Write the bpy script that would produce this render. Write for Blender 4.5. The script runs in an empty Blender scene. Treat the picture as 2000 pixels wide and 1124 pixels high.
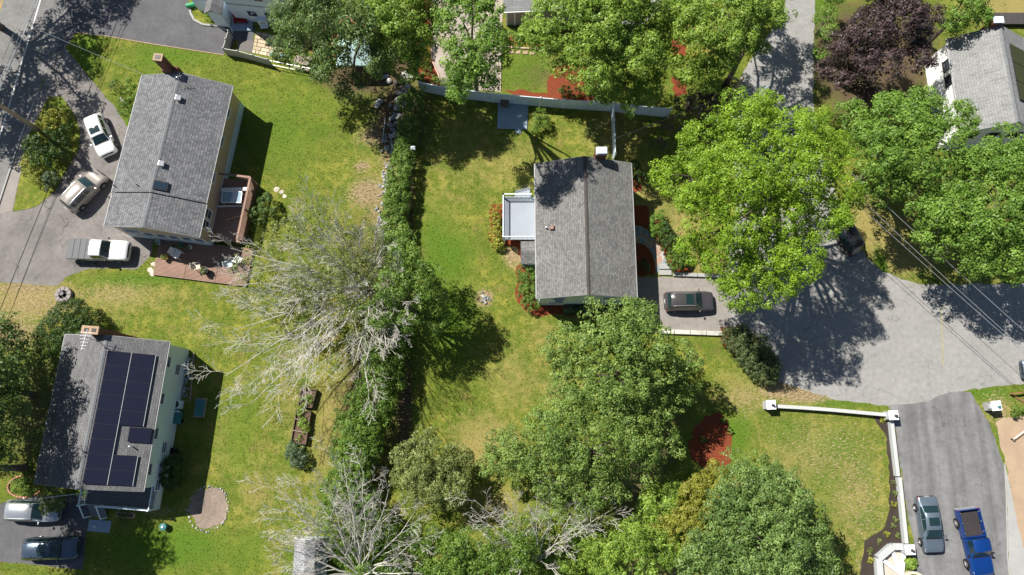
import bpy, math, random
import numpy as np
from mathutils import Vector, Matrix
random.seed(7); rng = np.random.default_rng(7)
S = bpy.context.scene; COL = S.collection
R = math.radians
# ---------------------------------------------------------------- camera, world, sun
CAM_H, TILT, F = 64.0, R(12.0), 1333.0
cam = bpy.data.cameras.new('camera'); co = bpy.data.objects.new('camera', cam); COL.objects.link(co)
co.location = (0, 0, CAM_H); co.rotation_euler = (TILT, 0, 0)
cam.sensor_width = 36; cam.lens = 36*F/2000; cam.clip_end = 2000; S.camera = co
SH = (0.66, -0.50)                       # shadow travel per metre of height
az = math.atan2(-SH[0], -SH[1]); el = math.atan(1/math.hypot(*SH))
w = bpy.data.worlds.new('World'); S.world = w; w.use_nodes = True
nt = w.node_tree; bg = nt.nodes['Background']
sky = nt.nodes.new('ShaderNodeTexSky'); sky.sky_type = 'NISHITA'; sky.sun_disc = False
sky.sun_elevation = el; sky.sun_rotation = az % (2*math.pi); sky.air_density = 1.0; sky.dust_density = 0.6
nt.links.new(sky.outputs[0], bg.inputs[0]); bg.inputs[1].default_value = 0.05
sl = bpy.data.lights.new('sun', 'SUN'); sl.energy = 5.0; sl.angle = R(0.53); sl.color = (1.0, 0.95, 0.86)
so = bpy.data.objects.new('sun', sl); COL.objects.link(so); so.location = (-30, 20, 60)
so.rotation_euler = Vector((SH[0], SH[1], -1)).to_track_quat('-Z', 'Y').to_euler()
vs = S.view_settings; vs.view_transform = 'Standard'; vs.look = 'None'; vs.exposure = 0.74; vs.gamma = 1; vs.use_curve_mapping = False
S.cycles.max_bounces = 6; S.cycles.transparent_max_bounces = 8
# ---------------------------------------------------------------- helpers
CT, ST = math.cos(TILT), math.sin(TILT)
def P(px, py, z=0.0):
    u = (px-1000)/F; v = (562-py)/F
    y = v*CT+ST; d = v*ST-CT; t = (z-CAM_H)/d
    return Vector((u*t, y*t, z))
def G(px, py, z=0.0, zb=0.0):            # ground point under what is seen at height z
    p = P(px, py, z); p.z = zb; return p
class MB:
    def __init__(s): s.v = []; s.f = []
    def add(s, vs, fs):
        n = len(s.v); s.v += [tuple(q) for q in vs]; s.f += [tuple(i+n for i in f) for f in fs]; return s
    def box(s, c, d, rz=0, m=None):
        hx, hy, hz = d[0]/2, d[1]/2, d[2]/2; cs, sn = math.cos(rz), math.sin(rz); vs = []
        for z in (-hz, hz):
            for x, y in ((-hx, -hy), (hx, -hy), (hx, hy), (-hx, hy)):
                q = Vector((x*cs-y*sn, x*sn+y*cs, z))
                if m is not None: q = m @ q
                vs.append(q+Vector(c))
        return s.add(vs, [(3, 2, 1, 0), (4, 5, 6, 7), (0, 1, 5, 4), (1, 2, 6, 5), (2, 3, 7, 6), (3, 0, 4, 7)])
    def bar(s, a, b, wd, ht, up=(0, 0, 1)):
        a = Vector(a); b = Vector(b); d = b-a; L = d.length; d /= L
        sd = d.cross(Vector(up))
        sd = sd.normalized() if sd.length > 1e-4 else Vector((1, 0, 0))
        u = sd.cross(d); sd *= wd/2; u *= ht/2
        return s.add([a-sd-u, a+sd-u, a+sd+u, a-sd+u, b-sd-u, b+sd-u, b+sd+u, b-sd+u],
                     [(0, 1, 2, 3), (7, 6, 5, 4), (4, 5, 1, 0), (5, 6, 2, 1), (6, 7, 3, 2), (7, 4, 0, 3)])
    def prism(s, pts, z0, z1):
        n = len(pts)
        area = sum(pts[i][0]*pts[(i+1) % n][1]-pts[(i+1) % n][0]*pts[i][1] for i in range(n))
        if area < 0: pts = pts[::-1]
        vs = [(p[0], p[1], z0) for p in pts]+[(p[0], p[1], z1) for p in pts]
        return s.add(vs, [tuple(range(n-1, -1, -1)), tuple(range(n, 2*n))]+[(i, (i+1) % n, n+(i+1) % n, n+i) for i in range(n)])
    def tube(s, pts, rs, n=6, cap=True):
        pts = [Vector(p) for p in pts]
        if not hasattr(rs, '__len__'): rs = [rs]*len(pts)
        base = len(s.v); m = len(pts)
        for i, p in enumerate(pts):
            d = (pts[min(i+1, m-1)]-pts[max(i-1, 0)]).normalized()
            a = Vector((0, 0, 1)) if abs(d.z) < .9 else Vector((1, 0, 0))
            x = d.cross(a).normalized(); y = d.cross(x)
            for k in range(n):
                t = 2*math.pi*k/n; q = p+(x*math.cos(t)+y*math.sin(t))*rs[i]; s.v.append((q.x, q.y, q.z))
        for i in range(m-1):
            for k in range(n):
                a = base+i*n+k; b = base+i*n+(k+1) % n; s.f.append((a, b, b+n, a+n))
        if cap:
            s.f.append(tuple(base+k for k in range(n-1, -1, -1))); s.f.append(tuple(base+(m-1)*n+k for k in range(n)))
        return s
    def lathe(s, prof, n=16, c=(0, 0, 0), m=None):
        base = len(s.v)
        for r, z in prof:
            for k in range(n):
                t = 2*math.pi*k/n; q = Vector((r*math.cos(t), r*math.sin(t), z))
                if m is not None: q = m @ q
                q += Vector(c); s.v.append((q.x, q.y, q.z))
        for i in range(len(prof)-1):
            for k in range(n):
                a = base+i*n+k; b = base+i*n+(k+1) % n; s.f.append((a, b, b+n, a+n))
        s.f.append(tuple(base+k for k in range(n-1, -1, -1))); s.f.append(tuple(base+(len(prof)-1)*n+k for k in range(n)))
        return s
    def obj(s, name, mat, parent=None, smooth=None, bevel=0, kind=None):
        me = bpy.data.meshes.new(name); me.from_pydata(s.v, [], s.f); me.update()
        o = bpy.data.objects.new(name, me); COL.objects.link(o); me.materials.append(mat)
        if smooth is not None:
            me.polygons.foreach_set('use_smooth', [True]*len(me.polygons)); me.set_sharp_from_angle(angle=R(smooth))
        if bevel:
            b = o.modifiers.new('b', 'BEVEL'); b.width = bevel; b.segments = 2; b.limit_method = 'ANGLE'
        if parent is not None: o.parent = parent
        if kind: o['kind'] = kind
        return o
def tag(o, label, cat, group=None):
    o['label'] = label; o['category'] = cat
    if group: o['group'] = group
    return o
def thing(name, label, cat, loc=(0, 0, 0), rz=0, group=None):
    o = bpy.data.objects.new(name, None); COL.objects.link(o); o.location = loc; o.rotation_euler = (0, 0, rz)
    o.empty_display_size = .3
    return tag(o, label, cat, group)
def box(c, d, rz=0, m=None): return MB().box(c, d, rz, m)
# ---------------------------------------------------------------- materials
MATS = {}
def nodes(name, rough=.8, spec=.3):
    m = bpy.data.materials.new(name); m.use_nodes = True; t = m.node_tree; b = t.nodes['Principled BSDF']
    b.inputs['Roughness'].default_value = rough; b.inputs['Specular IOR Level'].default_value = spec
    return m, t, b
def N(t, typ, **kw):
    n = t.nodes.new(typ)
    for k, v in kw.items():
        if k in n.inputs: n.inputs[k].default_value = v
        else: setattr(n, k, v)
    return n
def noise(t, vec, scale, detail=4, rough=.6):
    n = N(t, 'ShaderNodeTexNoise', Scale=scale, Detail=detail, Roughness=rough); t.links.new(vec, n.inputs['Vector']); return n.outputs['Fac']
def ramp(t, fac, stops, interp='LINEAR'):
    r = t.nodes.new('ShaderNodeValToRGB'); e = r.color_ramp.elements; r.color_ramp.interpolation = interp
    while len(e) < len(stops): e.new(.5)
    for i, (p, c) in enumerate(stops):
        e[i].position = p; e[i].color = (c, c, c, 1) if isinstance(c, (int, float)) else (*c, 1)
    t.links.new(fac, r.inputs[0]); return r.outputs[0]
def mix(t, a, b, fac, mode='MIX'):
    m = t.nodes.new('ShaderNodeMix'); m.data_type = 'RGBA'; m.blend_type = mode
    for s, v in ((6, a), (7, b), (0, fac)):
        if isinstance(v, bpy.types.NodeSocket): t.links.new(v, m.inputs[s])
        elif s == 0: m.inputs[0].default_value = v
        else: m.inputs[s].default_value = (*v, 1)
    return m.outputs[2]
def bump(t, b, h, strength=.4, dist=.03):
    n = N(t, 'ShaderNodeBump', Strength=strength, Distance=dist); t.links.new(h, n.inputs['Height']); t.links.new(n.outputs[0], b.inputs['Normal'])
def wpos(t): return t.nodes.new('ShaderNodeNewGeometry').outputs['Position']
def opos(t): return t.nodes.new('ShaderNodeTexCoord').outputs['Object']
def sc(c, k): return tuple(x*k for x in c)
def plain(name, col, rough=.7, var=.25, scale=6, bmp=.2, metal=0, spec=.3, big=.6, coat=0):
    if name in MATS: return MATS[name]
    m, t, b = nodes(name, rough, spec); p = wpos(t)
    n1 = noise(t, p, scale, 5); n2 = noise(t, p, big, 3)
    c = mix(t, sc(col, 1-var), sc(col, 1+var), n1); c = mix(t, c, ramp(t, n2, [(.3, 1-var*.6), (.7, 1+var*.3)]), 1, 'MULTIPLY')
    t.links.new(c, b.inputs['Base Color'])
    if bmp: bump(t, b, n1, bmp, .02)
    b.inputs['Metallic'].default_value = metal
    if coat: b.inputs['Coat Weight'].default_value = coat; b.inputs['Coat Roughness'].default_value = .04
    MATS[name] = m; return m
def shingle(name, c1, c2, cap, wd=.32, ht=.16, streak=0):
    m, t, b = nodes(name, .9, .2); p = opos(t)
    mp = N(t, 'ShaderNodeMapping'); t.links.new(p, mp.inputs[0])
    br = N(t, 'ShaderNodeTexBrick', Scale=1.0); br.offset = .5
    br.inputs['Brick Width'].default_value = wd; br.inputs['Row Height'].default_value = ht; br.inputs['Mortar Size'].default_value = .012
    br.inputs['Mortar Smooth'].default_value = .2; br.inputs['Bias'].default_value = 0
    br.inputs['Color1'].default_value = (*c1, 1); br.inputs['Color2'].default_value = (*c2, 1); br.inputs['Mortar'].default_value = (*cap, 1)
    t.links.new(mp.outputs[0], br.inputs['Vector'])
    n1 = noise(t, p, 9, 6, .7); n2 = noise(t, p, .5, 4)
    c = mix(t, br.outputs['Color'], ramp(t, n1, [(.3, .72), (.72, 1.22)]), 1, 'MULTIPLY')
    c = mix(t, c, ramp(t, n2, [(.3, .86), (.7, 1.1)]), 1, 'MULTIPLY')
    if streak:
        mp2 = N(t, 'ShaderNodeMapping'); mp2.inputs['Scale'].default_value = (4, .5, 1); t.links.new(p, mp2.inputs[0])
        c = mix(t, c, ramp(t, noise(t, mp2.outputs[0], 1.5, 5, .7), [(.5, 1.0), (.66, .55)]), streak, 'MULTIPLY')
    t.links.new(c, b.inputs['Base Color'])
    bump(t, b, mix(t, br.outputs['Fac'], n1, .5), .5, .02)
    return m
def asphalt(name, col, crack=.5, patch=.25, streak=None):
    m, t, b = nodes(name, .9, .25); p = wpos(t)
    n1 = noise(t, p, 14, 6, .75); n2 = noise(t, p, .35, 5, .6); n3 = noise(t, p, 2.2, 5)
    c = mix(t, sc(col, .78), sc(col, 1.2), n1)
    c = mix(t, c, ramp(t, n2, [(.28, 1-patch), (.72, 1+patch*.7)]), 1, 'MULTIPLY')
    c = mix(t, c, ramp(t, n3, [(.3, .86), (.7, 1.1)]), 1, 'MULTIPLY')
    c = mix(t, c, ramp(t, noise(t, p, .8, 2), [(.66, 1.0), (.72, .72)]), patch*2.2, 'MULTIPLY')
    if streak:
        ms = N(t, 'ShaderNodeMapping'); ms.inputs['Rotation'].default_value = (0, 0, streak); ms.inputs['Scale'].default_value = (.9, .05, 1); t.links.new(p, ms.inputs[0])
        c = mix(t, c, ramp(t, noise(t, ms.outputs[0], 1.0, 4), [(.38, .72), (.6, 1.08)]), .85, 'MULTIPLY')
    v = N(t, 'ShaderNodeTexVoronoi', feature='DISTANCE_TO_EDGE', Scale=.22)
    ad = N(t, 'ShaderNodeVectorMath', operation='ADD'); t.links.new(p, ad.inputs[0])
    nv = N(t, 'ShaderNodeTexNoise', Scale=.9, Detail=5); t.links.new(p, nv.inputs['Vector']); 
    s3 = N(t, 'ShaderNodeVectorMath', operation='SCALE'); s3.inputs['Scale'].default_value = 2.4; t.links.new(nv.outputs['Color'], s3.inputs[0])
    t.links.new(s3.outputs[0], ad.inputs[1]); t.links.new(ad.outputs[0], v.inputs['Vector'])
    cr = ramp(t, v.outputs['Distance'], [(.0, .35), (.012, 1.0)]); msk = ramp(t, noise(t, p, .3, 3), [(.44, 0.0), (.54, crack)])
    c = mix(t, c, mix(t, c, cr, 1, 'MULTIPLY'), msk)
    t.links.new(c, b.inputs['Base Color']); bump(t, b, n1, .35, .015)
    return m
def siding(name, col, step=.14, axis=2, var=.06):
    m, t, b = nodes(name, .55, .35); p = opos(t)
    wv = N(t, 'ShaderNodeTexWave', wave_type='BANDS', bands_direction='XYZ'[axis], wave_profile='SAW', Scale=1/step/6.2832*6.2832/2/math.pi*6.2832/6.2832)
    wv.inputs['Scale'].default_value = .314/step; t.links.new(p, wv.inputs['Vector'])
    n1 = noise(t, p, 3, 4)
    t.links.new(mix(t, mix(t, sc(col, 1-var), sc(col, 1+var), n1), ramp(t, wv.outputs['Fac'], [(0, .8), (.12, 1.0)]), 1, 'MULTIPLY'), b.inputs['Base Color'])
    bump(t, b, wv.outputs['Fac'], .5, .015); return m
def leafmat(name, c1, c2, trans=.35, rough=.5):
    if name in MATS: return MATS[name]
    m, t, b = nodes(name, rough, .35)
    a = N(t, 'ShaderNodeAttribute', attribute_name='rnd')
    c = ramp(t, a.outputs['Fac'], [(0.05, sc(c1, .8)), (.5, sc([(x+y)/2 for x, y in zip(c1, c2)], 1.08)), (.95, sc(c2, 1.3))])
    t.links.new(c, b.inputs['Base Color'])
    tr = N(t, 'ShaderNodeBsdfTranslucent'); t.links.new(mix(t, c, (.55, .75, .12), .25), tr.inputs['Color'])
    ms = N(t, 'ShaderNodeMixShader', Fac=trans); t.links.new(b.outputs[0], ms.inputs[1]); t.links.new(tr.outputs[0], ms.inputs[2])
    t.links.new(ms.outputs[0], t.nodes['Material Output'].inputs[0])
    MATS[name] = m; return m
def glassm(name, col=(.015, .03, .035), rough=.06):
    m, t, b = nodes(name, rough, .9); b.inputs['Base Color'].default_value = (*col, 1); return m
def lawnmat(name='lawn', trans=0):
    m, t, b = nodes(name, .95, .1); p = wpos(t)
    at = lambda n: N(t, 'ShaderNodeAttribute', attribute_name=n).outputs['Fac']
    big = noise(t, p, .22, 5, .6); mid = noise(t, p, 1.1, 6, .7); fine = noise(t, p, 7, 6, .75)
    ds = N(t, 'ShaderNodeMapping'); ds.inputs['Rotation'].default_value = (0, 0, -.5); ds.inputs['Scale'].default_value = (1, 2.3, 1); t.links.new(p, ds.inputs[0])
    str_ = noise(t, ds.outputs[0], 3.2, 5, .75)
    g = mix(t, (.060, .102, .012), (.190, .218, .034), ramp(t, fine, [(.34, 0.0), (.66, 1.0)]))
    g = mix(t, g, (.275, .262, .05), ramp(t, mid, [(.46, 0.0), (.62, .8)]))
    g = mix(t, g, mix(t, (.040, .085, .010), (.12, .175, .022), fine), ramp(t, big, [(.44, 0.0), (.56, .6)]))
    g = mix(t, g, (.30, .26, .10), ramp(t, noise(t, p, 4.5, 4, .8), [(.60, 0.0), (.68, .6)]))
    g = mix(t, g, mix(t, (.15, .115, .035), (.27, .21, .085), fine), ramp(t, mix(t, noise(t, p, .5, 5, .75), str_, .35), [(.53, 0.0), (.62, .75)]))
    def wsum(a, n, k, lo, hi):
        ma = N(t, 'ShaderNodeMath', operation='MULTIPLY_ADD'); t.links.new(n, ma.inputs[0]); ma.inputs[1].default_value = k; t.links.new(a, ma.inputs[2])
        return ramp(t, ma.outputs[0], [(lo, 0.0), (hi, 1.0)])
    dry = wsum(at('dry'), mid, .9, .55, 1.05)
    g = mix(t, g, mix(t, (.18, .16, .04), (.35, .295, .115), fine), dry)
    lush_shade = wsum(at('lush_shade'), mid, .6, .5, .95)
    g = mix(t, g, mix(t, (.042, .10, .010), (.135, .215, .024), fine), lush_shade)
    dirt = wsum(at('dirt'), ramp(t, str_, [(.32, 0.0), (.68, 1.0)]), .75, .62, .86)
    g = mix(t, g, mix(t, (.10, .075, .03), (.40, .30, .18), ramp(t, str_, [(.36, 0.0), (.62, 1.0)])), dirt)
    dk = wsum(at('soil'), mid, .8, .6, 1.0)  # weight also holds the tree shade painted at the left edge
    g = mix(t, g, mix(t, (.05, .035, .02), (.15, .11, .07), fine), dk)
    t.links.new(g, b.inputs['Base Color']); 
    if trans:
        tr = N(t, 'ShaderNodeBsdfTranslucent'); t.links.new(g, tr.inputs['Color']); ms = N(t, 'ShaderNodeMixShader', Fac=trans)
        t.links.new(b.outputs[0], ms.inputs[1]); t.links.new(tr.outputs[0], ms.inputs[2]); t.links.new(ms.outputs[0], t.nodes['Material Output'].inputs[0])
    else: bump(t, b, mix(t, fine, str_, .5), 1.0, .12)
    return m
WHITE = plain('white_paint', (.78, .79, .80), .5, .05, 3, .05)
VINYL = plain('white_vinyl', (.66, .75, .82), .4, .04, 2, .05)  # white tinted faintly blue, its look in shade put into the colour
BLACK = plain('black_plastic', (.015, .015, .017), .5, .2)
DARKMETAL = plain('dark_metal', (.05, .05, .055), .45, .2, metal=.6)
STEEL = plain('galvanised_steel', (.55, .56, .58), .4, .12, metal=.7)
CONC = plain('concrete', (.33, .33, .32), .9, .18, 8, .3)
CONCB = plain('blue_grey_concrete', (.25, .33, .41), .9, .15, 6, .3)
WOODG = plain('weathered_wood', (.30, .25, .20), .85, .3, 12, .4)
WOODR = plain('red_brown_decking', (.29, .185, .14), .75, .3, 10, .3)
WOODT = plain('tan_wood', (.42, .28, .17), .8, .25, 12, .3)
GREYPAINT = plain('grey_paint', (.42, .44, .46), .6, .08, 4, .1)
BRICK = plain('red_brick', (.165, .075, .052), .9, .35, 9, .5)
BRICKT = plain('tan_brick', (.40, .28, .19), .9, .25, 9, .4)
def mulchmat(name, c1, c2, c3):
    m, t, b = nodes(name, .95, .1); p = wpos(t); n1 = noise(t, p, 9, 6, .8); n2 = noise(t, p, 1.3, 5, .7)
    c = mix(t, c1, c2, ramp(t, n1, [(.3, 0.0), (.7, 1.0)])); c = mix(t, c, c3, ramp(t, n2, [(.52, 0.0), (.68, .7)]))
    c = mix(t, c, (.30, .22, .12), ramp(t, noise(t, p, 6, 3, .8), [(.64, 0.0), (.70, .7)]))
    t.links.new(c, b.inputs['Base Color']); bump(t, b, n1, 1.0, .08); return m
MULCH = mulchmat('red_mulch', (.12, .028, .014), (.29, .075, .034), (.14, .055, .034))
DMULCH = plain('dark_mulch', (.045, .034, .028), .95, .4, 16, .9)
GRAVEL = plain('pink_gravel', (.36, .31, .27), .95, .4, 22, .8)
SAND = plain('tan_sand', (.36, .265, .18), .95, .22, 9, .5)
STONE = plain('granite_stone', (.40, .39, .37), .9, .35, 5, .6)
STONED = plain('grey_blue_stone', (.24, .26, .27), .9, .3, 5, .6)
FLAGR = plain('pink_flagstone', (.36, .22, .17), .85, .25, 5, .4)
FLAGB = plain('slate_flagstone', (.20, .24, .27), .85, .25, 5, .4)
SOIL = plain('garden_soil', (.115, .075, .05), .95, .4, 14, .8)
BARK = plain('bark', (.13, .105, .085), .95, .4, 14, .9)
DEADBARK = plain('bleached_bark', (.50, .48, .43), .9, .35, 10, .4)
GLASS = glassm('window_glass', (.02, .035, .05)); CARGLASS = glassm('car_glass', (.012, .03, .032), .04)
TEAL = plain('teal_plastic', (.04, .16, .17), .5, .1)
TYRE = plain('tyre_rubber', (.018, .018, .018), .8, .2); RIM = plain('alloy_rim', (.55, .55, .56), .3, .05, metal=.9)
REDL = plain('red_lens', (.35, .01, .01), .2, .05, bmp=0); CLEARL = plain('clear_lens', (.7, .72, .75), .1, .05, bmp=0)
ASPH_L = asphalt('light_old_asphalt', (.268, .264, .255), .45, .10)
ASPH_D = asphalt('dark_asphalt', (.105, .105, .112), .35, .22)
ASPH_M = asphalt('worn_driveway_asphalt', (.185, .172, .164), 1.0, .30)
ASPH_S = asphalt('street_asphalt', (.18, .178, .176), .7, .25)
ASPH_R = asphalt('newer_driveway_asphalt', (.185, .185, .188), .4, .28, -.16)
CONC_D = asphalt('beige_driveway', (.25, .23, .213), .35, .12)
LAWN = lawnmat(); BLADES = lawnmat('grass_blades', .5)
YELLOWP = plain('yellow_road_paint', (.42, .26, .05), .8, .2); WHITEP = plain('white_road_paint', (.6, .6, .6), .8, .15)
# ---------------------------------------------------------------- ground
def axis_coords(lo, hi, step, far):
    out = [-far, -far*.6, -far*.35]; x = lo
    c = list(np.arange(lo, hi+1e-6, step)); return np.array([v for v in out if v < lo-5]+c+[v for v in (far*.35, far*.6, far) if v > hi+5])
DRY = [(60,590,110,40,.55),(250,580,120,30,.35),(150,600,140,60,.25),(720,330,60,50,.2),(860,420,50,90,.2),(1000,740,60,70,.35),(950,870,70,60,.6),
       (640,830,40,120,.5),(560,790,60,90,.25),(510,960,60,80,.3),(1560,900,120,100,.28),(1650,960,70,120,.28),(1450,760,60,50,.4),(1720,450,50,30,1.1),(1760,500,60,28,1.2),(1690,430,25,50,1.1),
       (1960,15,80,30,.9),(1260,420,60,110,.5),(1340,460,40,80,.7),(1380,510,60,30,.7),(1130,620,60,30,.3),(920,290,120,100,.25),(1000,320,100,60,.3),(1200,260,60,60,.5),(450,380,60,20,.2),
       (1850,450,160,90,.5),(970,1000,60,50,.6),(1290,1110,60,30,1.0),(440,880,30,90,.2),(660,780,40,60,.5),(1060,660,40,50,.3)]
DIRT = [(60,590,130,45,.42),(220,575,100,30,.33),(300,580,110,25,.18),(20,650,80,40,.5),(400,650,40,22,.25),(720,378,40,28,.75),(708,325,14,9,.9),(735,265,40,22,.6),(745,415,35,40,.5),(780,420,10,70,.5),
        (947,582,16,16,.9),(1620,880,140,90,.27),(1680,960,70,140,.30),(1570,960,60,80,.2),(1460,780,50,35,.32),(1520,760,40,22,.75),(1570,770,60,18,.8),(1005,500,22,25,.7),(1700,1110,40,40,.4),(1240,920,40,70,.4),(1290,840,30,40,.25),
        (1950,800,30,35,.5),(310,1000,40,12,.4),(50,560,80,14,.6),(760,300,20,90,.5),(1100,760,60,40,.3)]
LUSH_SHADE = [(70,780,80,160,.6),(1080,1050,140,80,.6),(560,250,110,120,.5),(620,200,100,80,.4),(330,110,120,40,.6),(170,100,40,60,.6),(870,500,60,70,.75),(850,460,40,80,.6),(880,640,70,120,.6),(560,900,60,60,.3),(330,1070,140,50,.8),(480,1080,60,60,.5),(470,850,50,120,.45),  # first blob paints the left-edge tree shade as dark green
        (290,420,40,200,.4),(270,545,130,14,.7),(1470,700,60,60,.5),(1440,850,40,60,.7),(1490,830,60,40,.3),(1690,560,60,14,.8),(1720,520,14,40,.9),(1640,785,60,10,.9),(1930,770,70,18,.8),(1950,870,12,80,.5),(1010,130,60,60,.5),(1600,60,30,120,.9),(1240,100,120,90,.4),
        (1640,870,60,40,.6),(1610,940,60,40,.45),(1530,840,60,40,.5),(1690,920,20,40,.5),(1600,1000,30,40,.5),(1690,1010,20,30,.5),(1560,860,40,40,.4),(90,400,60,20,.9),(140,230,30,40,.9),(240,300,14,90,.8),(500,230,40,120,.5)]
SOIL_SHADE = [(780,220,60,90,.7),(760,120,60,60,.9),(700,150,80,40,.8),(730,500,90,120,.4),(720,800,60,180,.7),(70,800,90,180,.45),(1250,1000,60,80,.5),(1300,790,60,80,.4),(1700,120,130,110,.95),(1850,400,150,120,.35),(390,800,40,130,.25),(1280,880,50,60,.6),(320,880,30,60,.5),(1100,150,120,40,.4),(805,330,6,150,1.0),(790,800,14,120,.9)]  # wide left-edge blob darkens the ground in place of tree shade
def blobs(bl, x, y):
    val = np.zeros(len(x))
    for px, py, rx, ry, wt in bl:
        p = P(px, py); p2 = P(px+rx, py); p3 = P(px, py-ry)
        val = np.maximum(val, wt*np.exp(-.9*(((x-p.x)/(p2.x-p.x))**2+((y-p.y)/(p3.y-p.y))**2)))
    return val
def ground():
    xs = axis_coords(-58, 58, .5, 400); ys = axis_coords(-24, 52, .5, 400)
    X, Y = np.meshgrid(xs, ys); nx, ny = len(xs), len(ys)
    v = np.stack([X.ravel(), Y.ravel(), np.zeros(nx*ny)], 1).astype(np.float32)
    i = np.arange((ny-1)*(nx-1)); r = i//(nx-1); c = i % (nx-1); a = r*nx+c
    q = np.stack([a, a+1, a+nx+1, a+nx], 1)
    me = rawmesh('lawn', v, q, 4)
    for nm, bl in (('dry', DRY), ('dirt', DIRT), ('lush_shade', LUSH_SHADE), ('soil', SOIL_SHADE)):
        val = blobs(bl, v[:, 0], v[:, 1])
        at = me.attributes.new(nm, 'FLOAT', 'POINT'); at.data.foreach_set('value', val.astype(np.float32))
    o = bpy.data.objects.new('lawn', me); COL.objects.link(o); me.materials.append(LAWN); o['kind'] = 'structure'
def rawmesh(name, v, f, k):
    me = bpy.data.meshes.new(name); n = len(f)
    me.vertices.add(len(v)); me.vertices.foreach_set('co', np.ascontiguousarray(v, np.float32).ravel())
    me.loops.add(n*k); me.loops.foreach_set('vertex_index', np.ascontiguousarray(f, np.int32).ravel())
    me.polygons.add(n); me.polygons.foreach_set('loop_start', np.arange(0, n*k, k, dtype=np.int32)); 
    me.update(calc_edges=True); return me
ground()
POLYS = []
def jitter_poly(pts, amp, step=.4):
    out = []
    for i in range(len(pts)):
        a = Vector(pts[i]); b = Vector(pts[(i+1) % len(pts)]); L = (b-a).length; n = max(1, int(L/step))
        nrm = Vector((-(b-a).y, (b-a).x)).normalized() if L > 0 else Vector((0, 0))
        for k in range(n):
            q = a.lerp(b, k/n)
            if k: q = q+nrm*random.uniform(-amp, amp)
            out.append((q.x, q.y))
    return out
def sheet(name, px, z, mat, amp=0.04, kind='structure', mask=True, parent=None):
    pts = [tuple(P(*p)[:2]) for p in px]
    if mask: POLYS.append(pts)
    if amp: pts = jitter_poly(pts, amp)
    return MB().add([(x, y, z) for x, y in pts], [tuple(range(len(pts)))] if sum(pts[i][0]*pts[(i+1) % len(pts)][1]-pts[(i+1) % len(pts)][0]*pts[i][1] for i in range(len(pts))) > 0 else [tuple(range(len(pts)-1, -1, -1))]).obj(name, mat, parent, kind=kind)
street = sheet('street', [(-500,-120),(150,-120),(130,55),(108,105),(75,178),(40,270),(0,392),(-40,520),(-150,800),(-500,800)], .004, ASPH_S, .02)
sheet('parking_lot', [(140,-120),(128,50),(108,104),(128,93),(149,63),(213,71),(300,86),(438,107),(437,95),(446,55),(427,50),(395,47),(376,37),(369,10),(362,-120)], .010, ASPH_D)
sheet('loop_driveway', [(108,104),(128,93),(149,120),(197,179),(227,213),(250,250),(300,300),(290,430),(300,470),(296,498),(279,516),(267,526),(176,525),(128,542),(112,558),(0,551),(-60,549),(-60,560),(-20,440),(0,394),(22,410),(95,186),(77,178)], .008, ASPH_M, .08)
sheet('sidewalk', [(76,178),(97,187),(57,262),(45,320),(24,412),(-4,420),(1,392),(41,270)], .020, plain('sidewalk_asphalt', (.26, .235, .215), .9, .2, 10, .3), .0)
sheet('lawn_island', [(95,189),(121,189),(149,230),(157,258),(154,292),(108,374),(72,404),(25,414),(45,322),(57,262)], .034, LAWN, .04, mask=False)
sheet('cul_de_sac', [(1592,-120),(1588,200),(1604,300),(1640,400),(1672,462),(1692,502),(1718,527),(1760,546),(1800,556),(2300,552),(2300,738),(2000,750),(1930,757),(1867,765),(1814,786),(1734,793),(1640,783),(1595,770),(1520,745),(1490,700),(1420,649),(1412,541),(1420,520),(1440,400),(1425,190),(1470,110),(1530,30),(1540,-120)], .006, ASPH_L, .09)
sheet('entrance_driveway', [(1734,794),(1814,784),(1835,772),(1867,765),(1895,766),(1931,824),(1950,877),(1961,912),(1964,973),(1968,1091),(1978,1250),(1760,1250),(1785,1060),(1772,1000),(1757,900),(1745,812)], .011, ASPH_R, .06)
sheet('sand_verge', [(1944,826),(1960,815),(2300,790),(2300,1250),(2010,1250),(1985,1020),(1966,912),(1952,860)], .008, SAND, .12)
sheet('concrete_apron', [(1962,905),(1968,930),(1986,1020),(2003,1085),(2015,1250),(1980,1250),(1970,1091),(1966,973)], .014, CONC, .06)
sheet('house_driveway', [(1236,542),(1412,541),(1425,555),(1424,649),(1285,650),(1240,650)], .012, CONC_D)
sheet('side_driveway', [(-200,965),(0,985),(60,968),(160,968),(175,990),(172,1018),(161,1113),(0,1097),(-200,1075)], .007, ASPH_D)
sheet('gravel_pad', [(846,-60),(843,58),(844,117),(857,146),(863,170),(978,180),(979,60),(990,-60)], .010, GRAVEL, .03)
def mulch(px, mat=MULCH, z=.016): return sheet('mulch_bed', px, z, mat, .16)
mulch([(824,-40),(842,-40),(841,58),(842,117),(855,146),(861,170),(834,164),(815,140),(810,95)])
mulch([(984,84),(1000,90),(1020,88),(1044,92),(1060,96),(1075,80),(1040,70),(990,72)])
mulch([(980,176),(1030,178),(1070,182),(1072,150),(1082,138),(1110,120),(1160,130),(1180,160),(1180,202),(1100,199),(1030,192)])
mulch([(1310,76),(1348,80),(1336,112),(1315,108)]); mulch([(1312,150),(1338,152),(1342,184),(1318,190)])
mulch([(1378,812),(1405,806),(1422,822),(1431,850),(1428,900),(1396,922),(1352,900),(1344,872),(1356,836)])
mulch([(955,470),(1012,486),(1018,512),(1010,520),(1008,582),(1022,605),(1050,618),(1100,614),(1210,622),(1215,585),(1050,580),(1045,400),(1000,400),(958,400)])
mulch([(1225,330),(1252,338),(1254,372),(1226,380)])
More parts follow.
